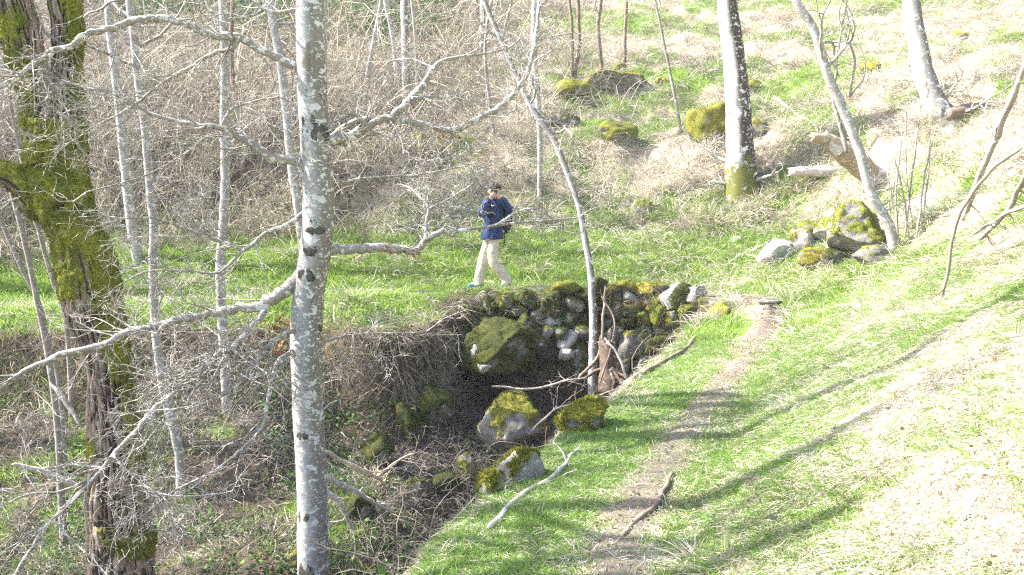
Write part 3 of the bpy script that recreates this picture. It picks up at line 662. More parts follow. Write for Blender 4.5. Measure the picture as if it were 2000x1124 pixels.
BY = 6.0
bp = [(612,1330),(612,1124),(611,1000),(607,900),(600,760),(600,640),(606,560),(618,480),(622,400),(617,300),(611,200),(608,100),(606,0)]
P = np.array([at(u, v, BY) for u, v in bp]); R = np.array([70,63,61,60,60,62,62,62,60,58,56,54,52])/2/F_PX*BY
zg = H(P[0][0], P[0][1]); P[0][2] = min(P[0][2], zg-0.2)
top = P[-1].copy(); k = 8
for q in range(k): top = top+np.array([0.03*math.sin(q), 0.03, 0.75]); P = np.vstack([P, top]); R = np.append(R, R[-1]*0.86)
C = catmull(P, 300); RR = np.interp(np.linspace(0, 1, 300), np.linspace(0, 1, len(R)), R)
beech = empty('beech_tree', (P[0][0], P[0][1], zg), 'smooth pale grey beech with dark knots, nearest trunk left of the walker', 'tree')
RR = RR*(1+0.05*fbm(np.stack([C[:, 2]*1.3, C[:, 2]*0, C[:, 2]*0], -1), 3, 4)); C[:, 0] += 0.012*fbm(np.stack([C[:, 2]*1.1, C[:, 2]*0+5, C[:, 2]*0], -1), 2, 6)
V, Q, T = trunk_mesh(C, RR, 40, 3, 0.07)
btrunk = MB().add(V, Q, T).obj('trunk', M['beech'], beech)
bc = MB(); rg = np.random.default_rng(91)
for q in range(18):
    i = int(300*rg.uniform(0.68, 0.98)); a = rg.uniform(0, 6.28); e = rg.uniform(0.1, 0.8)
    grow(bc, C[i], (math.cos(a)*math.cos(e), math.sin(a)*math.cos(e), math.sin(e)), rg.uniform(0.9, 2.2), RR[i]*0.35, 1, 3, rg, kids=(6, 5, 4), minr=0.002)
bc.obj('crown', M['branch'], beech)
for i, (u, v, ww, hh) in enumerate([(607,236,26,22),(630,262,30,34),(600,258,14,14),(628,190,12,12),(622,450,34,16),(618,432,14,12),(612,490,24,20),(604,536,30,30),(596,845,22,18),(597,1003,26,26),(602,1104,34,30),(632,640,14,16),(590,700,12,14),(600,60,12,16)]):
    Vv, Tt = ICO[3]; Vv = Vv.copy(); c = at(u, v, BY); cx = np.interp(c[2], P[:, 2], P[:, 0]); rr = np.interp(c[2], P[:, 2], R)
    dx = np.clip((c[0]-cx)/rr, -0.95, 0.95); ny = -math.sqrt(1-dx*dx); nrm = np.array([dx, ny, 0]); sd_ = np.array([-ny, dx, 0])
    cc = np.array([cx, BY, c[2]])+nrm*(rr*0.97)
    j = 1+0.9*fbm(Vv*1.8+i*3, 3); a = Vv*j[:, None]; s = BY/F_PX/2
    Vw = cc+a[:, :1]*sd_*ww*s+a[:, 1:2]*nrm*0.0028+a[:, 2:]*np.array([0, 0, 1])*hh*s
    MB().add(Vw, None, Tt).obj('knot', M['knot'], btrunk)
BR = [
 ([(592,136),(540,115),(470,75),(440,72),(400,65),(370,50),(330,37),(300,37),(260,42),(225,55),(195,60),(165,68),(140,90),(110,97),(90,110),(60,130),(30,155),(-20,176)],(18,14,12,9),6,5.4,
  [([(104,102),(86,128),(87,150),(95,180),(93,202),(108,214),(140,240),(150,262),(152,282),(176,312)],(9,8,4),5.5,5.6,6),([(470,75),(450,97),(415,104),(375,130),(335,150),(300,175),(270,200),(235,222),(200,240)],(9,7,4),5.9,6.2,8)],12,.5,[]),
 ([(598,350),(582,318),(525,305),(490,280),(460,265),(430,250),(360,240),(300,225),(270,208),(225,185),(170,172)],(22,18,14,8,5,4),6,5.6,
  [([(430,250),(450,215),(475,205),(510,195),(545,190)],(5,3),5.9,6.1,4),([(430,262),(400,270),(370,295),(330,320),(280,345),(230,360),(170,375)],(5,4,3),5.9,5.7,6)],10,.5,[]),
 ([(637,276),(660,272),(690,265),(720,245),(770,225),(800,195),(830,160),(850,130),(880,115),(930,108)],(20,18,15,10,5),6,6.6,
  [([(715,245),(690,224),(660,236)],(10,7,4),6.1,6.0,2),([(805,192),(850,190),(895,193)],(7,4),6.3,6.5,4),([(850,135),(835,128),(800,115),(760,120)],(5,3),6.4,6.6,3)],9,.5,[]),
 ([(640,270),(700,236),(775,235),(840,247),(880,257),(920,240),(970,215),(1010,175),(1035,130),(1048,60),(1052,0)],(10,13,14,12,9,6),6.1,7.0,
  [([(880,257),(888,280),(893,305)],(7,4),6.5,6.6,2),([(985,200),(992,185),(993,170)],(4,3),6.7,6.8,1)],9,.45,[(860,265,6.5,8,.05)]),
 ([(640,489),(690,487),(740,485),(790,490),(815,490),(830,470),(860,455),(900,452),(950,443),(1000,437),(1060,432),(1130,425)],(20,17,15,12,7,5,3),6,6.6,
  [([(833,470),(832,440),(836,405),(815,380)],(8,5),6.2,6.4,5),([(836,408),(870,393),(900,375),(930,355)],(4,3),6.3,6.5,4),([(968,440),(1010,415),(1050,408),(1080,430),(1100,450)],(5,4,2),6.4,6.5,2)],7,.3,[(745,484,6.1,9,.05),(800,492,6.15,9,.045),(690,482,6.1,8,.04),(975,440,6.4,4,.06)]),
 ([(600,534),(560,566),(525,590),(500,600),(440,608),(380,620),(330,630),(260,645),(200,675),(130,690),(60,720),(20,745),(-15,775)],(30,22,16,14,12,9),6,5.5,
  [([(330,630),(310,600),(320,570),(290,555)],(4,3),5.8,5.8,3)],14,.45,[]),
 ([(518,592),(512,615),(480,650),(455,680),(430,690),(395,720),(355,745),(340,770),(300,800),(270,840),(230,880),(190,930),(150,970),(90,1030),(60,1075),(20,1140)],(16,13,12,12,10,8),5.9,5.2,
  [([(340,770),(380,775),(420,740),(440,690)],(5,3),5.6,5.7,4),([(190,930),(120,960),(60,965),(0,990)],(7,5,4),5.4,5.2,6),([(220,890),(260,930),(300,960),(350,970),(430,965)],(5,4,3),5.4,5.3,6)],20,.5,[]),
 ([(590,648),(560,650),(520,680),(495,715),(470,745),(440,770),(395,790),(340,800)],(10,9,6,4),5.95,5.5,[([(520,680),(480,692),(430,715),(400,722)],(3,2),5.8,5.7,3)],12,.4,[(548,630,5.9,24,.05),(548,680,5.9,14,.04)]),
 ([(585,680),(548,702),(532,740),(522,790),(515,830),(480,870),(420,920),(340,960),(290,1000)],(10,8,6,4),5.95,5.4,[],12,.4,[]),
 ([(600,412),(560,440),(520,455),(480,487),(440,475),(380,455),(330,435),(295,425)],(9,8,7,4),6,5.6,[([(478,487),(455,508),(425,533),(370,530),(290,530),(245,550)],(6,5,3),5.8,5.6,6)],9,.45,[]),
 ([(600,14),(545,25),(510,15),(485,-10)],(8,5),6,6,[],4,.4,[]),
 ([(632,666),(690,655),(740,652),(830,650)],(6,4,3),6,6.6,[([(690,655),(690,690),(670,720),(640,730)],(4,3),6.1,6.0,3)],7,.35,[]),
 ([(640,360),(700,350),(760,345),(830,340),(920,322)],(5,4,3),6,6.6,[],8,.45,[]),
]
for i, (px, wpx, a, b, subs, tw, twL, lv) in enumerate(BR): branch_obj(beech, px, wpx, a, b, 60+i, subs, tw, twL, lv)

# ---------------------------------------------------------------- big mossy tree
def limb(cl, wl, Y, n, m, seed, mossf, down=0.0):
    P = np.array([at(u, v, Y) for u, v in cl]); R = np.interp(np.linspace(0, 1, len(cl)), np.linspace(0, 1, len(wl)), wl)/2/F_PX*Y
    if down: P = np.vstack([P[0]-np.array([0.0, 0, down]), P]); R = np.concatenate([[R[0]*1.15], R])
    C = catmull(P, m); Rr = np.interp(np.linspace(0, 1, m), np.linspace(0, 1, len(R)), R)
    Rr = Rr*0.88; V, Q, T = tube(C, Rr, n, True); body = V[:m*n]; c = np.repeat(C, n, 0); rad = body-c; L = np.linalg.norm(rad, axis=1)[:, None]; N = rad/L
    ang = np.arctan2(N[:, 1], N[:, 0]); 
    # furrowed bark: long broken ridges
    wv = fbm(np.stack([N[:, 0]*2.2, N[:, 1]*2.2, body[:, 2]*1.6], -1), 3, seed)
    rd = np.abs(fbm(np.stack([N[:, 0]*4.9+wv*0.7, N[:, 1]*4.9+wv*0.7, body[:, 2]*2.3], -1), 3, seed+1))
    rd = sstep(0.0, 0.22, rd)
    cross = sstep(0.0, 0.10, np.abs(fbm(np.stack([N[:, 0]*2.5, N[:, 1]*2.5, body[:, 2]*9], -1), 2, seed+2)))
    ridge = rd*(0.65+0.35*cross)
    lump = fbm(np.stack([body[:, 0]*2.6, body[:, 1]*2.6, body[:, 2]*2.2], -1), 3, seed+3)
    u, v, _ = proj(body); mk = mossf(u, v, N, body); mk = np.clip(mk+0.55*fbm(body*4.5, 3, 5)+0.35*fbm(body*20, 3, 15)-0.06-0.15*(ridge < 0.4), 0, 1); puff = sstep(0.42, 0.75, mk)
    disp = 0.019*(ridge-0.6)*(1-puff)+puff*(0.02+0.018*fbm(body*20, 2, 6))+0.05*lump
    V[:m*n] = body+N*disp[:, None]
    a = np.concatenate([mk, [0, 0]]); return V, Q, T, a, np.concatenate([ridge, [1, 1]]), N
MY = 7.3
def moss_trunk(u, v, N, b):
    z = b[:, 2]; m = 0.15+0.0*z
    m = np.maximum(m, 0.95*sstep(0.55, 0.85, z)*(1-0.75*sstep(0.1, 0.6, N[:, 0])*sstep(1.3, 0.9, z)))
    m = np.maximum(m, 0.95*sstep(0.05, 0.5, N[:, 0])*sstep(-0.1, 0.3, z+0.25*fbm(b*3, 2, 9)))
    m = np.maximum(m, 0.85*sstep(0.45, 0.8, N[:, 0])*sstep(-1.4, -0.4, z))
    m = np.maximum(m, 0.95*np.exp(-((z+1.22)/0.20)**2)*sstep(-0.6, 0.1, N[:, 0]))
    m = np.maximum(m, 0.9*np.exp(-((z+0.45)/0.12)**2)*sstep(0.0, -0.5, N[:, 0]))
    return m
oak = None
def build_oak():
    cl = [(232,1230),(236,1124),(236,1050),(230,970),(228,900),(217,800),(212,730),(198,660),(182,600),(170,520),(143,450),(125,380),(114,300),(112,235)]
    wl = [165,140,140,142,118,98,98,98,118,120,98,112,110,112]
    g = at(232, 1230, MY); zg = H(g[0], g[1])
    root = empty('mossy_tree', (g[0], g[1], zg), 'thick old tree with furrowed bark and heavy green moss', 'tree')
    def put(name, args, par, fz):
        V, Q, T, a, rd, N = args
        mb = MB().add(V, Q, T, a); me = mb.mesh(name, M['oak'], True, 'moss')
        A = me.attributes.new('ridge', 'FLOAT', 'POINT'); A.data.foreach_set('value', rd.astype(np.float32))
        o = link(name, me, par); f = MB(); Nn = np.vstack([N, [[0, 0, -1], [0, 0, 1]]])
        TT = np.vstack([Q[:, [0, 1, 2]], Q[:, [0, 2, 3]]]); fuzz(f, V, TT, Nn, a, fz, 0.020, np.random.default_rng(fz), 0.50)
        tag(f.obj('moss', M['moss_fuzz'], o, False), kind='stuff'); return o
    put('trunk', limb(cl, wl, MY, 150, 420, 1, moss_trunk, max(0.1, g[2]-zg+0.15)), root, 16000)
    put('limb', limb([(95,320),(75,240),(60,150),(40,60),(15,-30),(-30,-200),(-90,-420)], [80,62,60,72,72,56,40], MY-0.05, 90, 160, 2, lambda u, v, N, b: 0.75-0.45*sstep(0.3, .9, N[:, 0])+0*u), root, 9000)
    put('limb', limb([(128,310),(136,240),(132,150),(132,60),(125,-30),(140,-200),(170,-420)], [76,64,60,54,60,46,34], MY+0.1, 90, 160, 3, lambda u, v, N, b: 0.35+0.45*sstep(0.0, .7, N[:, 0])+0*u), root, 5000)
    put('broken_limb', limb([(140,420),(80,388),(30,350),(-30,335),(-90,330)], [50,84,62,52,44], MY+0.04, 80, 80, 4, lambda u, v, N, b: 0.35+0.7*sstep(-0.2, .5, N[:, 2])+0.4*sstep(0, 60, u)), root, 3000)
    mb = MB(); rng = np.random.default_rng(8)
    for (u, v, du, dv, L) in [(85,370,-1,-.5,.7),(235,525,1,.1,.35),(20,-100,-.5,1,2.0),(150,-150,.6,1,2.0),(60,-250,.1,1,2.2),(160,-300,.8,.8,1.8),(130,90,-.8,.6,.9),(60,120,-.9,.5,.8),(0,-300,-1,.6,2.0),(110,20,.2,.8,.8)]:
        grow(mb, at(u, v, MY), (du, rng.uniform(-.5, .5), dv), L, 0.014 if L < 1 else 0.03, 1, 3, rng, kids=(6, 5, 3), minr=0.002)
    mb.obj('crown', M['branch'], root)
    return root
oak = build_oak()

# ---------------------------------------------------------------- logs, stump, sticks
def log(px, wpx, dY, mat, seed, name, parent=None, n=18, base=None, ragged=0.0, sink=0.0):
    rng = np.random.default_rng(seed); b = hit(*(base or px[0]))
    P = np.array([at(u, v, b[1]+d) for (u, v), d in zip(px, np.interp(np.linspace(0, 1, len(px)), [0, 1], dY))]); P[:, 2] -= sink
    R = np.interp(np.linspace(0, 1, len(px)), np.linspace(0, 1, len(wpx)), wpx)/2/F_PX*b[1]
    m = len(px)*8; C = catmull(P, m); RR = np.interp(np.linspace(0, 1, m), np.linspace(0, 1, len(R)), R)
    V, Q, T = trunk_mesh(C, RR, n, seed, 0.22)
    if ragged:
        d = C[-1]-C[-3]; d /= np.linalg.norm(d); idx = np.arange((m-1)*n, m*n); V[idx] += d*rng.uniform(-0.2, 1, (n, 1))*ragged; V[m*n+1] -= d*ragged*0.4
    return MB().add(V, Q, T).obj(name, M[mat], parent), C
lg = hit(1690, 352)
lroot = empty('fallen_log', lg, 'broken fallen log with tan snapped limb lying behind the leaning tree', 'log')
log([(1680,352),(1760,352),(1830,362),(1905,378)], (58,62,56,40), (0.1, 0.0), 'greywood', 1, 'trunk', lroot, base=(1700,362))
log([(1712,352),(1680,325),(1645,295),(1615,275),(1590,268)], (36,46,40,26,16), (0.05, -0.3), 'tanwood', 2, 'broken_limb', lroot, base=(1700,362), ragged=0.10)
log([(1640,300),(1622,282),(1612,262)], (20,18,12), (-0.25, -0.25), 'greywood', 3, 'snag', lroot, base=(1700,362), ragged=0.05)
log([(1770,365),(1778,395),(1788,420)], (22,16,10), (-0.1, -0.5), 'greywood', 4, 'root', lroot, base=(1700,362))
log([(1820,372),(1838,400),(1850,420)], (20,16,10), (-0.1, -0.5), 'greywood', 5, 'root', lroot, base=(1700,362))
o, _ = log([(1660,346),(1610,336),(1545,336)], (24,26,16), (0, 0), 'greywood', 6, 'dead_log', base=(1610,345), ragged=0.08); tag(o, 'short grey weathered log end on the ground left of the fallen log', 'log')
o, _ = log([(1850,225),(1900,215),(1960,222),(2040,235)], (24,26,24,20), (0, 0.2), 'brown', 7, 'dead_log', base=(1880,240)); tag(o, 'dark fallen trunk on the slope at the foot of the curved white tree', 'log')
sp = hit(1190, 745); sroot = empty('rotten_stump', sp, 'rotten brown stump with tangled roots below the leaning tree', 'stump')
def build_stump():
    c = at(1190, 700, 12.9); m, n = 14, 26; t = np.linspace(0, 1, m); V, Q, T = tube(np.stack([np.full(m, c[0])+0.03*np.sin(t*5), np.full(m, c[1]), c[2]-0.5+0.75*t], -1), 0.12*(1.5-0.6*t), n, True)
    a = fbm(V*np.array([9, 9, 3]), 3, 4); cc = np.array([c[0], c[1], 0]); d = V-cc; d[:, 2] = 0; V = V+d*a[:, None]*0.45; V[(m-1)*n:m*n, 2] += 0.12*a[(m-1)*n:m*n]-0.02
    V[m*n+1, 2] -= 0.15
    MB().add(V, Q, T).obj('stump_body', M['rot'], sroot)
    r = np.random.default_rng(2)
    for k in range(9):
        a = r.uniform(0, 6.28); mb = MB(); mbp = [c+np.array([0, 0, -0.1])]
        for q in range(6):
            l = mbp[-1]+np.array([math.cos(a)*0.10, math.sin(a)*0.10-0.02, -0.05])+r.normal(size=3)*0.02; mbp.append(l)
        mb.tube(catmull(mbp, 18), np.linspace(0.035, 0.008, 18), 7); mb.obj('root', M['rot'], sroot)
build_stump()
def stick(px, wpx, mat, seed, lab, Y=None, name='fallen_branch', twigs=3, lift=0.02, group='fallen branches on the ground'):
    rng = np.random.default_rng(seed)
    if Y is None: P = np.array([hit(u, v) for u, v in px]); P[:, 2] += lift
    else: P = np.array([at(u, v, Y[0]+(Y[1]-Y[0])*k/(len(px)-1)) for k, (u, v) in enumerate(px)])
    n = len(px)*7; C = catmull(P, n); W = np.interp(np.linspace(0, 1, n), np.linspace(0, 1, len(wpx)), wpx); R = W/2/F_PX*C[:, 1]; R = R*(1+0.22*fbm(C*9.0+seed, 2)); R[0] *= 0.5; R[-1] *= 0.4; C = C+np.stack([fbm(C*4+k*9+seed, 2) for k in range(3)], -1)*0.022*np.minimum(1, R/0.012)[:, None]
    if Y is None: C[:, 2] = np.maximum(C[:, 2], H(C[:, 0], C[:, 1])+R*0.6)
    mb = MB(); V, Q, T = trunk_mesh(C, R, 8, seed, 0.2); mb.add(V, Q, T)
    for q in range(twigs):
        i = int(n*rng.uniform(0.2, 0.95)); dd = C[min(n-1, i+1)]-C[i-1]; dd /= np.linalg.norm(dd)+1e-9; s = rng.normal(size=3); s[2] = abs(s[2])*0.4
        grow(mb, C[i], dd+s*0.7, rng.uniform(0.2, 0.5), max(0.002, R[i]*0.4), 2, 3, rng, up=0.02, wob=0.25, kids=(3, 3, 3))
    return tag(mb.obj(name, M[mat], None), lab, 'branch', group)
STICKS = [
 ([(1200,1070),(1240,1030),(1280,995),(1300,965),(1312,930)],(9,13,12,10),'brown','crooked brown stick lying on the near path',None,0),
 ([(955,1042),(1010,980),(1070,945),(1110,910),(1138,872)],(12,12,9,6),'greywood','long pale stick sloping down the near grass bank',None,2),
 ([(1235,745),(1290,715),(1340,685),(1362,658)],(9,10,9,10),'brown','brown dead branch along the gully lip below the wall',None,1),
 ([(1040,842),(1080,805),(1130,785),(1200,762)],(6,5,4),'grey','grey forked branch on the gully floor behind the yellow-capped boulder',(11.6,12.0),4),
 ([(960,755),(1040,760),(1100,745),(1150,740)],(4,5,3),'grey','thin dry branch lying across the gully head',(12.7,12.8),5),
 ([(1130,740),(1170,690),(1178,620),(1182,558)],(7,6,4),'brown','upright dead stem beside the leaning tree at the wall',(12.9,13.4),2),
 ([(1170,755),(1200,640),(1175,580)],(4,3,3),'brown','slim dead stem bent against the rotten stump',(12.6,13.2),2),
 ([(1225,745),(1205,690),(1180,660)],(5,4),'greywood','short grey stick leaning over the rotten stump',(12.5,12.7),1),
 ([(630,880),(700,915),(740,935),(758,958)],(9,8,5),'deadwood','reddish brown dead branch right of the beech foot',(7.6,8.2),5),
 ([(736,932),(775,905),(805,887)],(6,4),'deadwood','forked side branch rising to the right beside the beech foot',(8.0,8.4),4),
 ([(630,930),(690,958),(740,985),(770,1002)],(12,9,5),'greywood','sunlit pale dead branch low behind the beech',(7.4,8.0),3),
 ([(630,955),(665,985),(685,1020),(690,1045)],(12,10,7),'greywood','short bent pale branch curving to the ground by the beech',(7.3,7.6),2),
 ([(1425,516),(1460,498),(1505,474)],(6,7,7),'greywood','straight grey stick beside the rock pile at the far path',None,1),
 ([(1845,1072),(1890,1010),(1925,950)],(12,9,5),'greywood','pale stick half buried in the near right bank',None,1),
 ([(1870,935),(1900,925),(1945,940)],(20,16,8),'greywood','pale bark piece on the near right bank',None,0),
 ([(25,908),(70,918),(120,935),(160,952)],(9,12,13),'greywood','bright straight dead branch leaning on the foot of the mossy tree',(6.6,6.9),2),
 ([(98,748),(118,772),(140,800),(162,835)],(5,10,11,7),'grey','pale split dead wood left of the mossy tree',(8.8,8.6),0),
 ([(1080,140),(1120,165),(1155,188)],(8,9,8),'greywood','bleached branch lying below the flat mossy outcrop',None,1),
 ([(1185,232),(1215,245),(1245,262)],(7,8,5),'greywood','bleached branch among grass on the bank crest',None,1),
 ([(1510,190),(1560,230),(1600,270)],(6,6,4),'greywood','long bleached stick on the slope above the fallen log',None,2),
 ([(1760,437),(1800,430),(1860,425)],(7,7,4),'brown','grey-brown stick lying behind the leaning tree foot',None,1),
 ([(1485,385),(1505,410),(1500,445)],(7,6,8),'brown','short brown stub standing in the bank under the white lichen tree',None,0),
 ([(1492,310),(1515,345),(1520,360)],(12,10,6),'deadwood','splintered plank-like wood right of the white lichen tree',None,0),
 ([(2010,110),(1962,230),(1920,330),(1880,430)],(10,14,12,10),'grey','bare leaning sapling stem crossing the right bank',(8.0,9.0),5),
 ([(2010,330),(1975,400),(1915,470)],(10,11,9),'grey','low dark stem bending over the right bank',(7.6,8.4),4),
 ([(1995,290),(1930,340),(1870,430),(1845,560),(1828,612)],(6,7,6,5),'twig','thin arching whip drooping down the right bank',(7.0,7.6),3),
 ([(2010,400),(1960,420),(1900,460)],(9,8,6),'grey','short grey stem low at the right edge',(7.4,8.0),3),
]
for i, (px, wpx, mat, lab, Y, tw) in enumerate(STICKS): stick(px, wpx, mat, 900+i, lab, Y, twigs=tw)
# whippy shoots
SH = [(1752,478,1762,250,5),(1766,470,1800,190,5),(1775,480,1745,300,4),(1790,470,1830,240,5),(1741,470,1735,330,4),(1800,440,1815,230,4),(1782,450,1770,210,4),(1710,470,1700,330,3)]
for i, (u, v, u2, v2, ww) in enumerate(SH):
    b = hit(u, v); mid = ((u+u2)/2+(i % 3-1)*6, (v+v2)/2)
    stick([(u, v+4), mid, (u2, v2)], (ww, ww*0.8, 2), 'grey', 950+i, ['shortest','outermost tall','forked thin','far right-leaning','low thin','slim pale','tallest straight','solitary low'][i]+' shoot in the thicket behind the leaning tree foot', (b[1], b[1]+0.1), 'hazel_shoot', 3, 0, 'hazel shoots behind the leaning tree')
FK = [([(1632,160),(1640,80),(1655,0)],(5,4,3)),([(1660,190),(1668,110),(1640,40),(1648,-10)],(5,4,3)),([(1655,300),(1640,240),(1620,170)],(9,8,7)),([(1640,150),(1612,100),(1600,40)],(4,3,3)),([(1660,190),(1690,140),(1672,60)],(4,3,2))]
for i, (px, wpx) in enumerate(FK):
    b = hit(1745, 492); stick(px, wpx, 'grey', 970+i, ['straight thin','wavy dark','stout low','short upper','outermost slim'][i]+' shoot rising beside the leaning grey-white tree', (b[1]+0.15, b[1]+0.2), 'hazel_shoot', 2, 0, 'hazel shoots beside the leaning tree stem')

# ---------------------------------------------------------------- the walker
def remeshed(name, parts, voxel, mat, parent, smooth=4):
    """parts: list of (points, radii, flat) chains of tapered limbs fused into one continuous surface"""
    mb = MB()
    for part in parts:
        P, R = part[:2]; ends = part[2] if len(part) > 2 else 'se'
        P = np.asarray(P, float); R = np.asarray(R, float)
        n = max(8, len(P)*6); C = catmull(P, n) if len(P) > 2 else P[0]+(P[1]-P[0])*np.linspace(0, 1, n)[:, None]
        mb.tube(C, np.interp(np.linspace(0, 1, n), np.linspace(0, 1, len(R)), R), 16)
        for q, r in (((P[0], R[0]),) if 's' in ends else ())+(((P[-1], R[-1]),) if 'e' in ends else ()): mb.add(ICO[3][0]*r*1.0+q, None, ICO[3][1])
    me = mb.mesh(name+'_cage', M['knot']); tmp = bpy.data.objects.new('cage', me); COL.objects.link(tmp)
    m = tmp.modifiers.new('r', 'REMESH'); m.mode = 'VOXEL'; m.voxel_size = voxel; m.use_smooth_shade = True
    s = tmp.modifiers.new('s', 'SMOOTH'); s.factor = 0.5; s.iterations = smooth
    dg = bpy.context.evaluated_depsgraph_get(); out = bpy.data.meshes.new_from_object(tmp.evaluated_get(dg))
    bpy.data.objects.remove(tmp); bpy.data.meshes.remove(me); out.materials.clear(); out.materials.append(mat); out.name = name
    for p in out.polygons: p.use_smooth = True
    return link(name, out, parent)
def wrinkle(o, amp, sc, seed=0):
    n = len(o.data.vertices); V = np.zeros(n*3, np.float32); o.data.vertices.foreach_get('co', V); V = V.reshape(-1, 3).astype(float)
    N = np.zeros(n*3, np.float32); o.data.vertices.foreach_get('normal', N); N = N.reshape(-1, 3)
    V += N*(amp*fbm(V*np.array(sc), 3, seed))[:, None]; o.data.vertices.foreach_set('co', V.astype(np.float32).ravel()); o.data.update()
def build_person():
    M['skin'] = plain('skin', (0.52, 0.33, 0.24), 0.6, 0.06, 20, 0.3, 0.0)
    M['jacket'] = plain('navy_blue_jacket', (0.018, 0.035, 0.10), 0.75, 0.2, 9, 0.25, 0.25)
    M['trousers'] = plain('cream_trousers', (0.50, 0.44, 0.34), 0.9, 0.08, 12, 0.1, 0.3)
    M['shoe'] = plain('teal_shoe', (0.08, 0.30, 0.36), 0.7, 0.2, 20)
    M['sole'] = plain('pale_sole', (0.55, 0.58, 0.58), 0.8, 0.1, 20)
    M['hair'] = plain('dark_brown_hair', (0.055, 0.038, 0.03), 0.6, 0.5, 40, 0.4, 0.6)
    M['pack'] = plain('black_backpack', (0.022, 0.024, 0.03), 0.8, 0.3, 12, 0.2, 0.3)
    M['camera'] = plain('black_camera', (0.02, 0.02, 0.022), 0.4, 0.1, 30, 0.5, 0.0)
    M['eye'] = plain('dark_eye', (0.03, 0.02, 0.02), 0.3, 0.1, 30, 0.5, 0.0)
    M['white'] = plain('white_print', (0.75, 0.77, 0.8), 0.8, 0.05, 30)
    o0 = at(962, 558, 14.72); gx, gy = o0[0], o0[1]; gz = float(H(gx, gy))+0.012
    O = np.array([gx, gy, gz]); root = empty('person', O, 'person in navy jacket and cream trousers walking the far path, hands raised to face', 'person')
    X = lambda *p: O+np.array(p)
    # joints
    hipF, kneeF, ankF, toeF = X(-.03, .09, .86), X(-.14, .10, .47), X(-.235, .10, .085), X(-.37, .08, .035)
    hipR, kneeR, ankR, toeR = X(.04, -.045, .86), X(.02, -.09, .45), X(.235, -.07, .125), X(.13, -.09, .03)
    pel, wst, chest, neck = X(.0, .01, .92), X(.015, .01, 1.06), X(.03, 0, 1.26), X(.03, -.01, 1.42)
    shA, elA, wrA = X(-.09, -.06, 1.345), X(-.155, -.23, 1.19), X(-.025, -.25, 1.43)     # arm on the valley side of the picture
    shB, elB, wrB = X(.165, .05, 1.345), X(.27, -.10, 1.27), X(.115, -.20, 1.44)
    hd = X(.03, -.05, 1.545)
    def hand(w, into, side):
        """palm and five bent fingers closing on the camera"""
        into = np.asarray(into, float); into /= np.linalg.norm(into); side = np.asarray(side, float); side /= np.linalg.norm(side)
        palm = w+into*0.055; parts = [([w, palm], [.024, .034])]
        upv = np.cross(into, side)
        for k, L in enumerate((.062, .072, .067, .052)):
            b = palm+upv*(k-1.5)*0.019; m = b+into*L*0.55+side*0.008; e = m+side*L*0.55+into*L*0.12
            parts.append(([b, m, e], [.0105, .0095, .0080]))
        t0 = w+into*0.02-upv*0.028; parts.append(([t0, t0+into*0.03+side*0.022-upv*0.008, t0+into*0.045+side*0.05], [.0125, .011, .009]))
        return parts
    body = [([pel, wst, chest, neck-np.array([0, 0, .05])], [.12, .115, .13, .07]), ([neck-np.array([0, 0, .07]), neck+np.array([0, -.01, .07])], [.056, .05]),
            ([hipF, kneeF, ankF], [.082, .055, .04]), ([ankF, toeF], [.042, .032]), ([hipR, kneeR, ankR], [.082, .055, .04]), ([ankR, toeR], [.042, .032]),
            ([shA, elA], [.055, .04]), ([elA, wrA], [.04, .028]), ([shB, elB], [.055, .04]), ([elB, wrB], [.04, .028]),
            ([chest, shA], [.09, .06]), ([chest, shB], [.09, .06]), ([pel, hipF], [.10, .085]), ([pel, hipR], [.10, .085]),
            ([hd+np.array([0, .02, .035]), hd+np.array([0, .0, .0]), hd+np.array([-.005, -.025, -.065])], [.088, .084, .055]),
            ([hd+np.array([-.008, -.085, .005]), hd+np.array([-.012, -.108, -.022])], [.011, .015]),
            ([hd+np.array([-.088, .01, .0]), hd+np.array([-.09, .01, -.03])], [.016, .011]), ([hd+np.array([.088, .01, .0]), hd+np.array([.09, .01, -.03])], [.016, .011])]
    body += hand(wrA, (.35, -.05, .9), (.5, .55, .1)) + hand(wrB, (-.45, -.05, .8), (-.5, .55, .1))
    b = remeshed('body', body, 0.0075, M['skin'], root, 3)
    for sx in (-.035, .03):
        MB().add(ICO[2][0]*0.011+hd+np.array([sx-.008, -.079, .012]), None, ICO[2][1]).obj('eye', M['eye'], b)
    mb = MB(); mb.tube([hd+np.array([-.03, -.083, -.05]), hd+np.array([-.008, -.090, -.052]), hd+np.array([.015, -.083, -.05])], [.004, .007, .004], 8); mb.obj('mouth', plain('lips', (.40, .17, .15), .6, .05, 20, .3, 0), b)
    # clothing
    lo = [([pel-np.array([0, 0, .02]), wst], [.135, .13]), ([hipF, kneeF, ankF+np.array([.01, 0, .03]), ankF+np.array([.012, 0, -.04])], [.085, .088, .08, .088], 's'),
          ([hipR, kneeR, ankR+np.array([-.01, 0, .03]), ankR+np.array([.0, 0, -.05])], [.085, .088, .08, .088], 's'), ([pel, hipF], [.11, .082]), ([pel, hipR], [.11, .082])]
    tr = remeshed('trousers', lo, 0.011, M['trousers'], root, 4); wrinkle(tr, .012, (12, 12, 7), 3)
    ja = [([pel-np.array([0, 0, .13]), pel, wst, chest, neck-np.array([0, 0, .07])], [.186, .172, .15, .155, .085], 'e'), ([neck-np.array([0, 0, .05]), neck+np.array([0, 0, .005])], [.07, .066]),
          ([chest+np.array([0, 0, .02]), shA], [.12, .085]), ([chest+np.array([0, 0, .02]), shB], [.12, .085]),
          ([shA, elA], [.084, .068]), ([elA, wrA-(wrA-elA)*.12], [.068, .047]), ([shB, elB], [.084, .066]), ([elB, wrB-(wrB-elB)*.12], [.066, .046])]
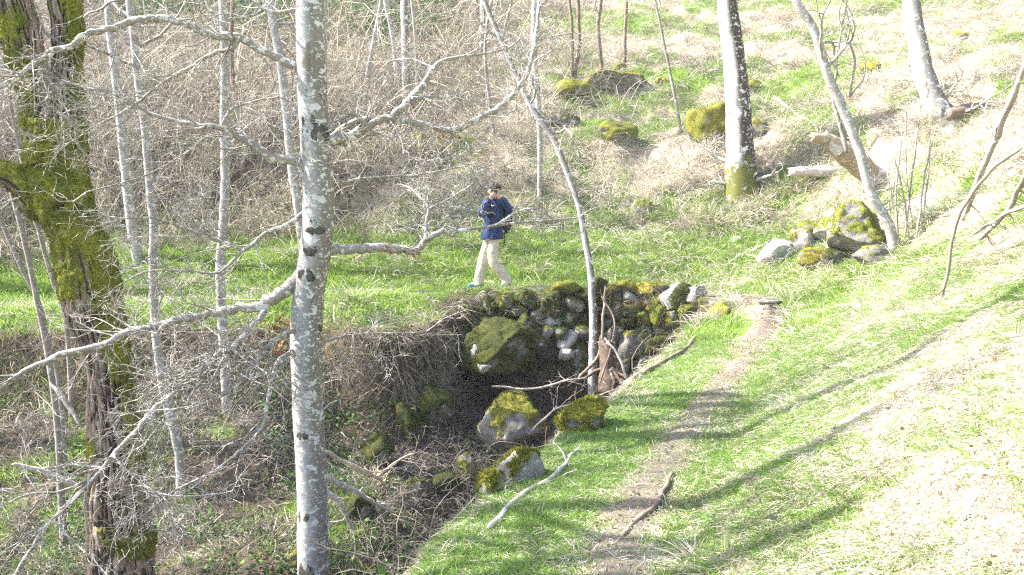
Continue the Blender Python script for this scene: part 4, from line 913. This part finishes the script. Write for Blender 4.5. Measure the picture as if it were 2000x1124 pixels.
    jk = remeshed('jacket', ja, 0.011, M['jacket'], root, 3); wrinkle(jk, .016, (11, 11, 8), 5)
    mb = MB(); mb.tube([X(-.01, -.165, 1.335), X(.005, -.172, 1.315), X(.045, -.172, 1.335)], [.006, .009, .004], 6); mb.obj('chest_print', M['white'], jk)
    mb = MB(); mb.tube(catmull([X(-.02, -.155, 1.18), X(-.03, -.150, 1.06), X(-.035, -.155, .84)], 10), [.0035]*10, 5); mb.obj('zip', M['pack'], jk)
    for nm, an, to in (('f', ankF, toeF), ('r', ankR, toeR)):
        d = toeF-ankF if nm == 'f' else toeR-ankR
        heel = an-d*0.35; heel[2] = an[2]-0.035
        sh = remeshed('shoe', [([heel, an+np.array([0, 0, -.03]), to], [.045, .05, .036]), ([an, an+d*.45], [.05, .04])], 0.008, M['shoe'], root, 3)
        V = np.zeros(len(sh.data.vertices)*3, np.float32); sh.data.vertices.foreach_get('co', V); V = V.reshape(-1, 3)
        if nm == 'f': V[:, 2] = np.maximum(V[:, 2], gz+0.004)
        sh.data.vertices.foreach_set('co', V.ravel()); sh.data.update()
        s2 = heel.copy(); e2 = to.copy(); s2[2] -= .036; e2[2] -= .026
        if nm == 'f': s2[2] = e2[2] = gz+.012
        mb = MB(); mb.tube([s2, (s2+e2)/2, e2], [.032, .036, .026], 10); mb.obj('sole', M['sole'], sh)
    # hair: cap plus tousled locks
    hb = remeshed('hair', [([hd+np.array([0, .045, .06]), hd+np.array([0, .055, -.03])], [.094, .075]), ([hd+np.array([-.03, -.035, .085]), hd+np.array([.03, -.035, .085])], [.055, .055]),
                           ([hd+np.array([-.075, .02, .05]), hd+np.array([-.078, .03, -.02])], [.03, .022]), ([hd+np.array([.075, .02, .05]), hd+np.array([.078, .03, -.02])], [.03, .022])], 0.009, M['hair'], root, 2)
    wrinkle(hb, .014, (26, 26, 18), 8)
    r = np.random.default_rng(6); mb = MB()
    for k in range(240):
        d = r.normal(size=3); d[2] = abs(d[2])*.8+.1; d /= np.linalg.norm(d)
        if d[1] < -.45 and d[2] < .6: continue
        p = hd+np.array([0, .02, .045])+d*np.array([.088, .098, .092]); q = p+d*.018+r.normal(size=3)*.016-np.array([0, 0, .012]); mb.tube([p-d*.02, p+d*.012, q], [.008, .006, .002], 4)
    mb.obj('lock', M['hair'], hb)
    # compact camera held at the eyes
    c = hd+np.array([.0, -.155, -.005]); cam = empty('compact_camera', c, 'small black camera held up to the eyes by the walker', 'camera')
    mb = MB(); s = np.array([.055, .017, .034]); V = ICO[3][0]; V = np.sign(V)*np.abs(V)**0.35*s; mb.add(V+c, None, ICO[3][1]); mb.obj('camera_body', M['camera'], cam)
    mb = MB(); mb.tube([c+np.array([.01, -.012, 0]), c+np.array([.01, -.035, 0])], [.023, .021], 18); mb.obj('lens', M['camera'], cam)
    mb = MB(); mb.tube([c+np.array([-.03, 0, .03]), c+np.array([-.03, 0, .041])], [.008, .008], 10); mb.obj('shutter_button', M['camera'], cam)
    # backpack
    bc_ = X(.17, .17, 1.15); bp_ = empty('backpack', bc_, 'black backpack worn by the walker on the far path', 'backpack')
    k = remeshed('pack_body', [([X(.16, .16, .98), X(.165, .165, 1.16), X(.16, .15, 1.36)], [.13, .135, .10]), ([X(.24, .13, 1.0), X(.25, .13, 1.13)], [.07, .07])], 0.014, M['pack'], bp_, 4); wrinkle(k, .014, (9, 9, 9), 2)
    for (sx, sy, ox) in ((-.09, -.06, -.02), (.165, .03, .01)):
        mb = MB(); mb.tube(catmull([X(sx+.06, sy+.16, 1.40), X(sx+.015, sy+.02, 1.435), X(sx+.03, sy-.09, 1.33), X(sx+.06, sy-.10, 1.18), X(sx+.10, sy-.03, 1.04), X(.17, .08, .98)], 26), [.016]*26, 6); mb.obj('shoulder_strap', M['pack'], bp_)
    mb = MB(); mb.tube(catmull([X(.19, .05, .95), X(.195, .02, .82), X(.185, .02, .70)], 10), [.008]*10, 5); mb.obj('hanging_strap', M['pack'], bp_)
build_person()


# ---------------------------------------------------------------- grass, brambles, litter (uncountable cover)
def proto(me):
    o = bpy.data.objects.new(me.name, me); return o                # source shapes, not placed in the scene
def scatter(name, label, cat, protos, P, E, S):
    me = bpy.data.meshes.new(name); n = len(P); me.vertices.add(n); me.vertices.foreach_set('co', np.asarray(P, np.float32).ravel())
    A = me.attributes.new('erot', 'FLOAT_VECTOR', 'POINT'); A.data.foreach_set('vector', np.asarray(E, np.float32).ravel())
    A = me.attributes.new('scl', 'FLOAT_VECTOR', 'POINT'); S = np.asarray(S, np.float32); S = np.repeat(S[:, None], 3, 1) if S.ndim == 1 else S; A.data.foreach_set('vector', S.ravel())
    A = me.attributes.new('pick', 'INT', 'POINT'); A.data.foreach_set('value', RNG.integers(0, len(protos), n).astype(np.int32))
    for p in protos:
        for mt in p.materials:
            if mt.name not in me.materials: me.materials.append(mt)
    o = link(name, me); tag(o, label, cat, None, 'stuff')
    g = bpy.data.node_groups.new(name, 'GeometryNodeTree')
    g.interface.new_socket('Geometry', in_out='INPUT', socket_type='NodeSocketGeometry'); g.interface.new_socket('Geometry', in_out='OUTPUT', socket_type='NodeSocketGeometry')
    gi = g.nodes.new('NodeGroupInput'); go = g.nodes.new('NodeGroupOutput'); jn = g.nodes.new('GeometryNodeJoinGeometry')
    for p in protos:
        oi = g.nodes.new('GeometryNodeObjectInfo'); oi.inputs['Object'].default_value = proto(p); oi.inputs['As Instance'].default_value = False
        gt = g.nodes.new('GeometryNodeGeometryToInstance'); g.links.new(oi.outputs['Geometry'], gt.inputs[0]); g.links.new(gt.outputs[0], jn.inputs[0])
    ip = g.nodes.new('GeometryNodeInstanceOnPoints'); ip.inputs['Pick Instance'].default_value = True
    def na(nm, ty):
        x = g.nodes.new('GeometryNodeInputNamedAttribute'); x.data_type = ty; x.inputs['Name'].default_value = nm; return x.outputs['Attribute']
    er = g.nodes.new('FunctionNodeEulerToRotation'); g.links.new(na('erot', 'FLOAT_VECTOR'), er.inputs[0])
    g.links.new(gi.outputs[0], ip.inputs['Points']); g.links.new(jn.outputs[0], ip.inputs['Instance'])
    g.links.new(na('pick', 'INT'), ip.inputs['Instance Index']); g.links.new(er.outputs[0], ip.inputs['Rotation']); g.links.new(na('scl', 'FLOAT_VECTOR'), ip.inputs['Scale'])
    g.links.new(ip.outputs[0], go.inputs[0]); m = o.modifiers.new('scatter', 'NODES'); m.node_group = g
    return o
def frame_euler(x, y, up=0.5, yaw=0.6, n=None):
    """local X runs downhill (give or take yaw), local Z between slope normal and vertical"""
    gx, gy = interp(DZX, x, y), interp(DZY, x, y); N = np.stack([-gx, -gy, np.ones_like(gx)], -1); N /= np.linalg.norm(N, axis=1)[:, None]
    Z = N*(1-up)+np.array([0, 0, 1.0])*up; Z /= np.linalg.norm(Z, axis=1)[:, None]
    g = np.hypot(gx, gy)+1e-6; a = np.arctan2(-gy, -gx)+RNG.normal(size=len(gx))*yaw
    X = np.stack([np.cos(a), np.sin(a), np.zeros_like(a)], -1); X -= Z*(X*Z).sum(1)[:, None]; X /= np.linalg.norm(X, axis=1)[:, None]
    Y = np.cross(Z, X)
    return np.stack([np.arctan2(Y[:, 2], Z[:, 2]), -np.arcsin(np.clip(X[:, 2], -1, 1)), np.arctan2(X[:, 1], X[:, 0])], -1)
def strip(mb, P, W, side):
    """flat tapering blade along P"""
    n = len(P); V = np.empty((2*n-1, 3)); k = 0
    for i in range(n-1): V[2*i] = P[i]-side*W[i]/2; V[2*i+1] = P[i]+side*W[i]/2
    V[-1] = P[-1]; Q = [(2*i, 2*i+1, 2*i+3, 2*i+2) for i in range(n-2)]; T = [(2*n-4, 2*n-3, 2*n-2)]
    mb.add(V, Q, T)
def tuft(seed, nb, h, w, rad, mat, lean=0.35, droop=0.0, name='tuft', flow=0.0):
    r = np.random.default_rng(seed); mb = MB()
    for k in range(nb):
        a = r.uniform(0, 6.283); b = np.array([math.cos(a), math.sin(a), 0])*rad*math.sqrt(r.uniform(0, 1)); L = h*r.uniform(0.55, 1.25)
        d = np.array([math.cos(a)*lean*r.uniform(0.2, 1.6)+flow*r.uniform(0.3, 1.5), math.sin(a)*lean*r.uniform(0.2, 1.6), 1.0]); d /= np.linalg.norm(d)
        out = np.array([d[0]+0.3*math.cos(a), d[1]+0.3*math.sin(a), 0]); out /= np.linalg.norm(out)+1e-6
        P = [b-np.array([0, 0, 0.02])]; dd = d.copy(); m = 4
        for q in range(m):
            P.append(P[-1]+dd*L/m); dd = dd+out*(0.18+droop)*r.uniform(0.5, 1.4)-np.array([0, 0, droop*r.uniform(0.7, 1.3)]); dd /= np.linalg.norm(dd)
        sd = np.cross(d, [math.cos(r.uniform(0, 6.28)), math.sin(r.uniform(0, 6.28)), 0.2]); sd /= np.linalg.norm(sd)
        P = np.array(P); P[1:, 2] = np.maximum(P[1:, 2], 0.006+0.01*r.uniform(0, 1, m)); strip(mb, P, np.array([0.7, 1, 0.85, 0.6, 0])*w*r.uniform(0.7, 1.3), sd)
    return mb.mesh(name, M[mat], False)
def cane_clump(seed, nc, h, rad, mat, name):
    r = np.random.default_rng(seed); mb = MB()
    for k in range(nc):
        a = r.uniform(0, 6.283); b = np.array([math.cos(a), math.sin(a), 0])*0.3*math.sqrt(r.uniform(0, 1)); L = h*r.uniform(0.5, 1.3); a2 = r.uniform(0, 6.283)
        d = np.array([math.cos(a2)*0.6, math.sin(a2)*0.6, 1.0]); P = [b-np.array([0, 0, .05])]; m = 7
        for q in range(m): P.append(P[-1]+d/np.linalg.norm(d)*L/m); d = d+r.normal(size=3)*0.22-np.array([0, 0, 0.20])
        P = np.array(P); P[1:, 2] = np.maximum(P[1:, 2], 0.02); mb.tube(P, np.linspace(rad, rad*0.4, m+1), 3, False)
        for q in range(4):
            i = r.integers(2, m); dd = r.normal(size=3); dd /= np.linalg.norm(dd); l = h*r.uniform(.12, .3)
            mb.tube([P[i], P[i]+dd*l*.5, P[i]+dd*l+r.normal(size=3)*.03], [rad*.5, rad*.4, rad*.25], 3, False)
    return mb.mesh(name, M[mat], False)
def leaf_clump(seed, n, spread, size, mat, name, flat=0.3):
    r = np.random.default_rng(seed); mb = MB()
    for k in range(n): add_leaf(mb, r.normal(size=3)*np.array([spread, spread, spread*flat])+np.array([0, 0, spread*flat]), size*r.uniform(.6, 1.3), r)
    return mb.mesh(name, M[mat], False)
def sample(n, x0, x1, y0, y1, dens):
    x = RNG.uniform(x0, x1, n); y = RNG.uniform(y0, y1, n); z = H(x, y)
    u, v, d = proj(np.stack([x, y, z], -1))
    k = (RNG.uniform(0, 1, n) < dens(x, y)) & (u > -500) & (u < 2500) & (v < 1500) & (v > -420) & (d > 1.0)
    return x[k], y[k], z[k]
def cov(i): return lambda x, y: cover(x, y)[i]
sdf = lambda x, y: interp(SDF, x, y)
def in_wall(x, y): s = sdf(x, y); return ((s < -0.55) & (s > -0.85) & (y > 11.6) & (x > -0.7)) | ((s > -.34) & (s < .24) & (y > 9) & (x > -1.7))
GN_ = [tuft(k, 20, 0.062, 0.0033, 0.055, 'green', 0.5, 0.05) for k in range(5)]
GF_ = [tuft(20+k, 14, 0.14, 0.0075, 0.10, 'green2', 0.40, 0.04) for k in range(5)]
SN_ = [tuft(40+k, 20, 0.085, 0.0028, 0.075, 'straw', 0.75, 0.20, flow=0.9) for k in range(6)]
SF_ = [tuft(60+k, 16, 0.28, 0.0085, 0.14, 'straw', 0.60, 0.20, flow=0.9) for k in range(6)]
HANG = [tuft(80+k, 30, 0.55, 0.0075, 0.16, 'shadestraw', 0.35, 0.34, flow=1.6) for k in range(4)]
def put(name, label, cat, protos, xyz, up, yaw, smin_, smax_, zoff=0.0):
    x, y, z = xyz; E = frame_euler(x, y, up, yaw); S = RNG.uniform(smin_, smax_, len(x))
    return scatter(name, label, cat, protos, np.stack([x, y, z+zoff], -1), E, S)
def cat3(*L): return tuple(np.concatenate(c) for c in zip(*L))
near = lambda f: sample(85000, -2.0, 6.5, 1.5, 9.5, f)
put('green_grass', 'short fresh green grass along the near path', 'grass', GN_, near(lambda x, y: np.maximum(cover(x, y)[0]**1.3, .10*(np.abs(sdf(x, y)) < .5))*np.clip(1.3-y*0.06, .4, 1)), 0.5, 3.0, .6, 1.35)
put('green_grass', 'fresh green grass along the far path and on the slope', 'grass', GF_, sample(200000, -14, 14, 9.5, 34, lambda x, y: cover(x, y)[0]**1.3*np.where(y < 20, 1, .5)*(1-sstep(1.1+.5*(sdf(x, y) > 0), 1.6+.6*(sdf(x, y) > 0), interp(GR, x, y)))*~in_wall(x, y)), 0.6, 3.0, .55, 1.3)
put('dry_grass', 'matted pale dry grass on the near bank', 'grass', SN_, sample(80000, -2.5, 7.5, 1.5, 9.5, lambda x, y: (1-0.6*cover(x, y)[0])*(1-.97*cover(x, y)[1])*np.where(sdf(x, y) > 0, 0.75, np.where(sdf(x, y) > -1.3, .6, .12))), 0.25, 0.9, .5, 1.4)
put('dry_grass', 'matted straw-coloured dry grass over the hillside', 'grass', SF_, sample(110000, -16, 17, 9.5, 42, lambda x, y: (1-0.68*cover(x, y)[0])*(1-cover(x, y)[1])*(1-0.93*cover(x, y)[2])*sstep(-.7, .1, n2(x, y, .9, 2, 71))*np.where(y < 20, .8, .5)*(1-sstep(1.2, 1.8, interp(GR, x, y)))*~in_wall(x, y)), 0.3, 0.8, .5, 1.25)
# overhanging tussocks along the gully rim
def rim(n, lo, hi, f): return sample(n, -12, 3.4, 4, 15, lambda x, y: ((-sdf(x, y) > lo) & (-sdf(x, y) < hi))*f(x, y))
put('hanging_grass', 'long dry grass hanging over the gully rim', 'grass', HANG, rim(30000, .6, 4.0, lambda x, y: np.where(x < -.5, .5, .0)*(y > 9)*sstep(.55, .9, interp(GR, x, y))*sstep(-1.7, -.6, H(x, y))), 0.1, 0.5, .5, 1.1)
BR_ = [cane_clump(100+k, 16, 1.0, 0.0060, 'cane', 'brambles') for k in range(5)]
thick = lambda x, y: sstep(-.15, .25, n2(x, y, 1.7, 3, 44))* sstep(16.6, 18.0, y-0.2*(x+3))*(1-sstep(-3.2, -0.8, x+0.8*n2(x, y, 2, 2, 41)))*(0.55+0.45*sstep(-.3, .2, n2(x, y, 2.5, 2, 42)))
put('bramble_thicket', 'tangle of pale dry bramble canes on the slope behind the walker', 'brambles', BR_, sample(30000, -18, 2, 15, 40, lambda x, y: thick(x, y)*.55), 0.7, 3.0, .5, 1.4)
BS_ = [cane_clump(115+k, 3, 3.0, 0.013, 'cane', 'shoots') for k in range(3)]
put('dry_stems', 'scattered taller bare shoots rising from the brambles', 'stems', BS_, sample(1500, -18, 1, 16.5, 36, lambda x, y: sstep(16.8, 19, y)*(1-sstep(-2, 1, x))*.35), 1.0, 3.0, .6, 1.3)
WH_ = [cane_clump(110+k, 7, 1.7, 0.0065, 'cane', 'whips') for k in range(4)]
put('dry_stems', 'tall thin dry stems standing in the bramble slope', 'stems', WH_, sample(5000, -18, 3, 16, 38, lambda x, y: sstep(16.6, 19, y)*(1-sstep(-1.5, 3, x))*.35), 1.0, 3.0, .6, 1.3)
TW_ = [cane_clump(120+k, 9, 0.6, 0.0045, 'twig', 'twigs') for k in range(4)]
put('dry_twigs', 'thin dead twigs scattered in the gully and on the shaded bank', 'twigs', TW_, sample(9000, -9, 3.4, 4.5, 15, lambda x, y: ((sdf(x, y) < -1.0))*np.where(x > -1.2, .28, .16)), 0.3, 3.0, .5, 1.2)
put('dry_twigs', 'small dead twigs lying on the near bank', 'twigs', TW_, sample(2500, -1, 7, 2, 11, lambda x, y: (sdf(x, y) > .2)*.3), 0.05, 3.0, .12, .35)
put('dry_twigs', 'dead twigs strewn over the upper slope', 'twigs', TW_, sample(9000, -4, 15, 15, 34, lambda x, y: (sdf(x, y) > 2)*.08), 0.3, 3.0, .5, 1.2)
LL_ = [leaf_clump(140+k, 16, 0.10, 0.0095, 'litter', 'leaf_litter', .10) for k in range(5)]
put('leaf_litter', 'brown dead leaves on the path and bank', 'leaves', LL_, cat3(sample(40000, -2, 6, 1.5, 14.5, lambda x, y: .45*cover(x, y)[1]+.16*(sdf(x, y) > .2)), sample(14000, -10, 3.4, 4, 15, lambda x, y: (sdf(x, y) < -1.0)*.3)), 0.1, 3.0, .6, 1.3)
WG_ = [tuft(220+k, 26, 0.22, 0.007, 0.10, 'green', 0.5, 0.30, flow=1.2) for k in range(3)]
put('wall_grass', 'grass tufts drooping over the top of the stone wall', 'grass', WG_+HANG[:2], sample(9000, -1.0, 3.4, 11.6, 15, lambda x, y: (sdf(x, y) < -.42)*(sdf(x, y) > -.68-.4*(x < -.3))*.32), 0.2, 0.6, .35, .75)
IV_ = [leaf_clump(160+k, 26, 0.16, 0.028, 'ivy', 'ivy', .5) for k in range(4)]
put('ivy', 'ivy and low green herbs on the shaded gully bank', 'ivy', IV_, sample(9000, -12, 3, 4.5, 14.4, lambda x, y: (sdf(x, y) < -1.1)*sstep(-0.15, .3, n2(x, y, 1.2, 2, 51))*.6), 0.2, 3.0, .5, 1.2)
WD_ = [leaf_clump(180+k, 60, 0.32, 0.05, 'ivy', 'shrub', .8) for k in range(4)]
put('dark_undergrowth', 'dark evergreen undergrowth at the top of the bramble slope', 'undergrowth', WD_, cat3(sample(12000, -22, -2, 24, 44, lambda x, y: sstep(25.5, 29, y+0.30*(x+9))*.35)), 0.8, 3.0, .6, 1.6)

TS_ = [tuft(200+k, 60, 0.34, 0.0075, 0.12, 'straw', 0.9, 0.16, flow=0.35, name='tussock') for k in range(4)]
put('dry_tussocks', 'pale dry grass tussocks dotted over the slope', 'grass', TS_, sample(5000, -6, 15, 15.5, 38, lambda x, y: (sdf(x, y) > .8)*sstep(-.1, .4, n2(x, y, 1.7, 2, 61))*.5), 0.6, 1.0, .6, 1.35)

put('bank_tussocks', 'long dry grass hanging from the brow of the bank behind the walker', 'grass', TS_, sample(16000, -5, 6, 16.0, 19.5, lambda x, y: sstep(.75, 1.0, interp(GR, x, y))*(sdf(x, y) > 1.2)*.09), 0.1, 0.5, .5, 1.1)
def wall_plants():
    n = 420; x = RNG.uniform(-0.45, 3.0, n); z = RNG.uniform(-1.2, -0.02, n); y = 13.84-np.maximum(0, x-1.9)*0.66+RNG.normal(size=n)*0.03
    E = np.stack([RNG.normal(size=n)*.5+1.1, RNG.normal(size=n)*.5, RNG.uniform(-.6, .6, n)], -1)
    scatter('wall_plants', 'small ferny leaves and moss sprigs growing in the wall joints', 'plants', [leaf_clump(240+k, 14, 0.05, 0.013, 'ivy', 'sprig', .5) for k in range(3)]+[tuft(250, 30, 0.07, 0.006, 0.06, 'moss_dark', .8, .2), tuft(251, 16, 0.16, 0.005, 0.04, 'shadestraw', .6, .35)], np.stack([x, y, z], -1), E, RNG.uniform(.5, 1.3, n))
wall_plants()

def pebble(seed):
    V, T, N, mk = rock_geo((1, .8, .6), seed, 2, moss=-.5, cuts=8); return MB().add(V, None, T, mk*0).mesh('pebble', M['rock_pale'], True, 'moss')
put('pebbles', 'small loose stones on the trodden path and gully floor', 'pebbles', [pebble(k) for k in range(4)], cat3(sample(5000, -2, 4, 2, 15, lambda x, y: .16*cover(x, y)[1]+.012*(sdf(x, y) > .3)), sample(2500, -4, 3, 6, 14, lambda x, y: (sdf(x, y) < -1.2)*.15)), 0.1, 3.0, .008, .034)

NT_ = [tuft(260+k, 40, 0.13, 0.003, 0.06, 'straw', 0.9, 0.14, flow=0.4, name='small_tussock') for k in range(3)]+[tuft(265+k, 34, 0.12, 0.0034, 0.05, 'green', 0.7, 0.08, name='green_clump') for k in range(2)]
put('grass_clumps', 'thicker clumps of dry and green grass on the near bank', 'grass', NT_, sample(6000, -2, 7.5, 2, 12, lambda x, y: (np.abs(sdf(x, y)) > .3)*(sdf(x, y) > -1.1)*sstep(-.1, .3, n2(x, y, .8, 2, 72))*.5), 0.4, 1.0, .6, 1.4)

# ---------------------------------------------------------------- thin scattering volume added as a veil in place of lens glare
def build_glare_veil():
    x0, x1, y0, y1, z0, z1 = -62.5, 62.5, -18, 92, float(ZZ.min())-1.0, float(max(ZZ.max(), 20))+1.0
    V = [(x, y, z) for x in (x0, x1) for y in (y0, y1) for z in (z0, z1)]
    Q = [(0, 1, 3, 2), (4, 6, 7, 5), (0, 4, 5, 1), (2, 3, 7, 6), (0, 2, 6, 4), (1, 5, 7, 3)]
    m = bpy.data.materials.new('glare_veil'); m.use_nodes = True; t = m.node_tree; t.nodes.remove(t.nodes['Principled BSDF'])
    pv = t.nodes.new('ShaderNodeVolumePrincipled'); pv.inputs['Color'].default_value = (0.97, 0.98, 1.0, 1); pv.inputs['Density'].default_value = 0.0010; pv.inputs['Anisotropy'].default_value = 0.2
    t.links.new(pv.outputs[0], t.nodes['Material Output'].inputs['Volume'])
    tag(MB().add(V, Q).obj('glare_veil', m, None, False), 'thin bright veil added over the whole slope in place of lens glare', 'glare_veil', None, 'stuff')
build_glare_veil()
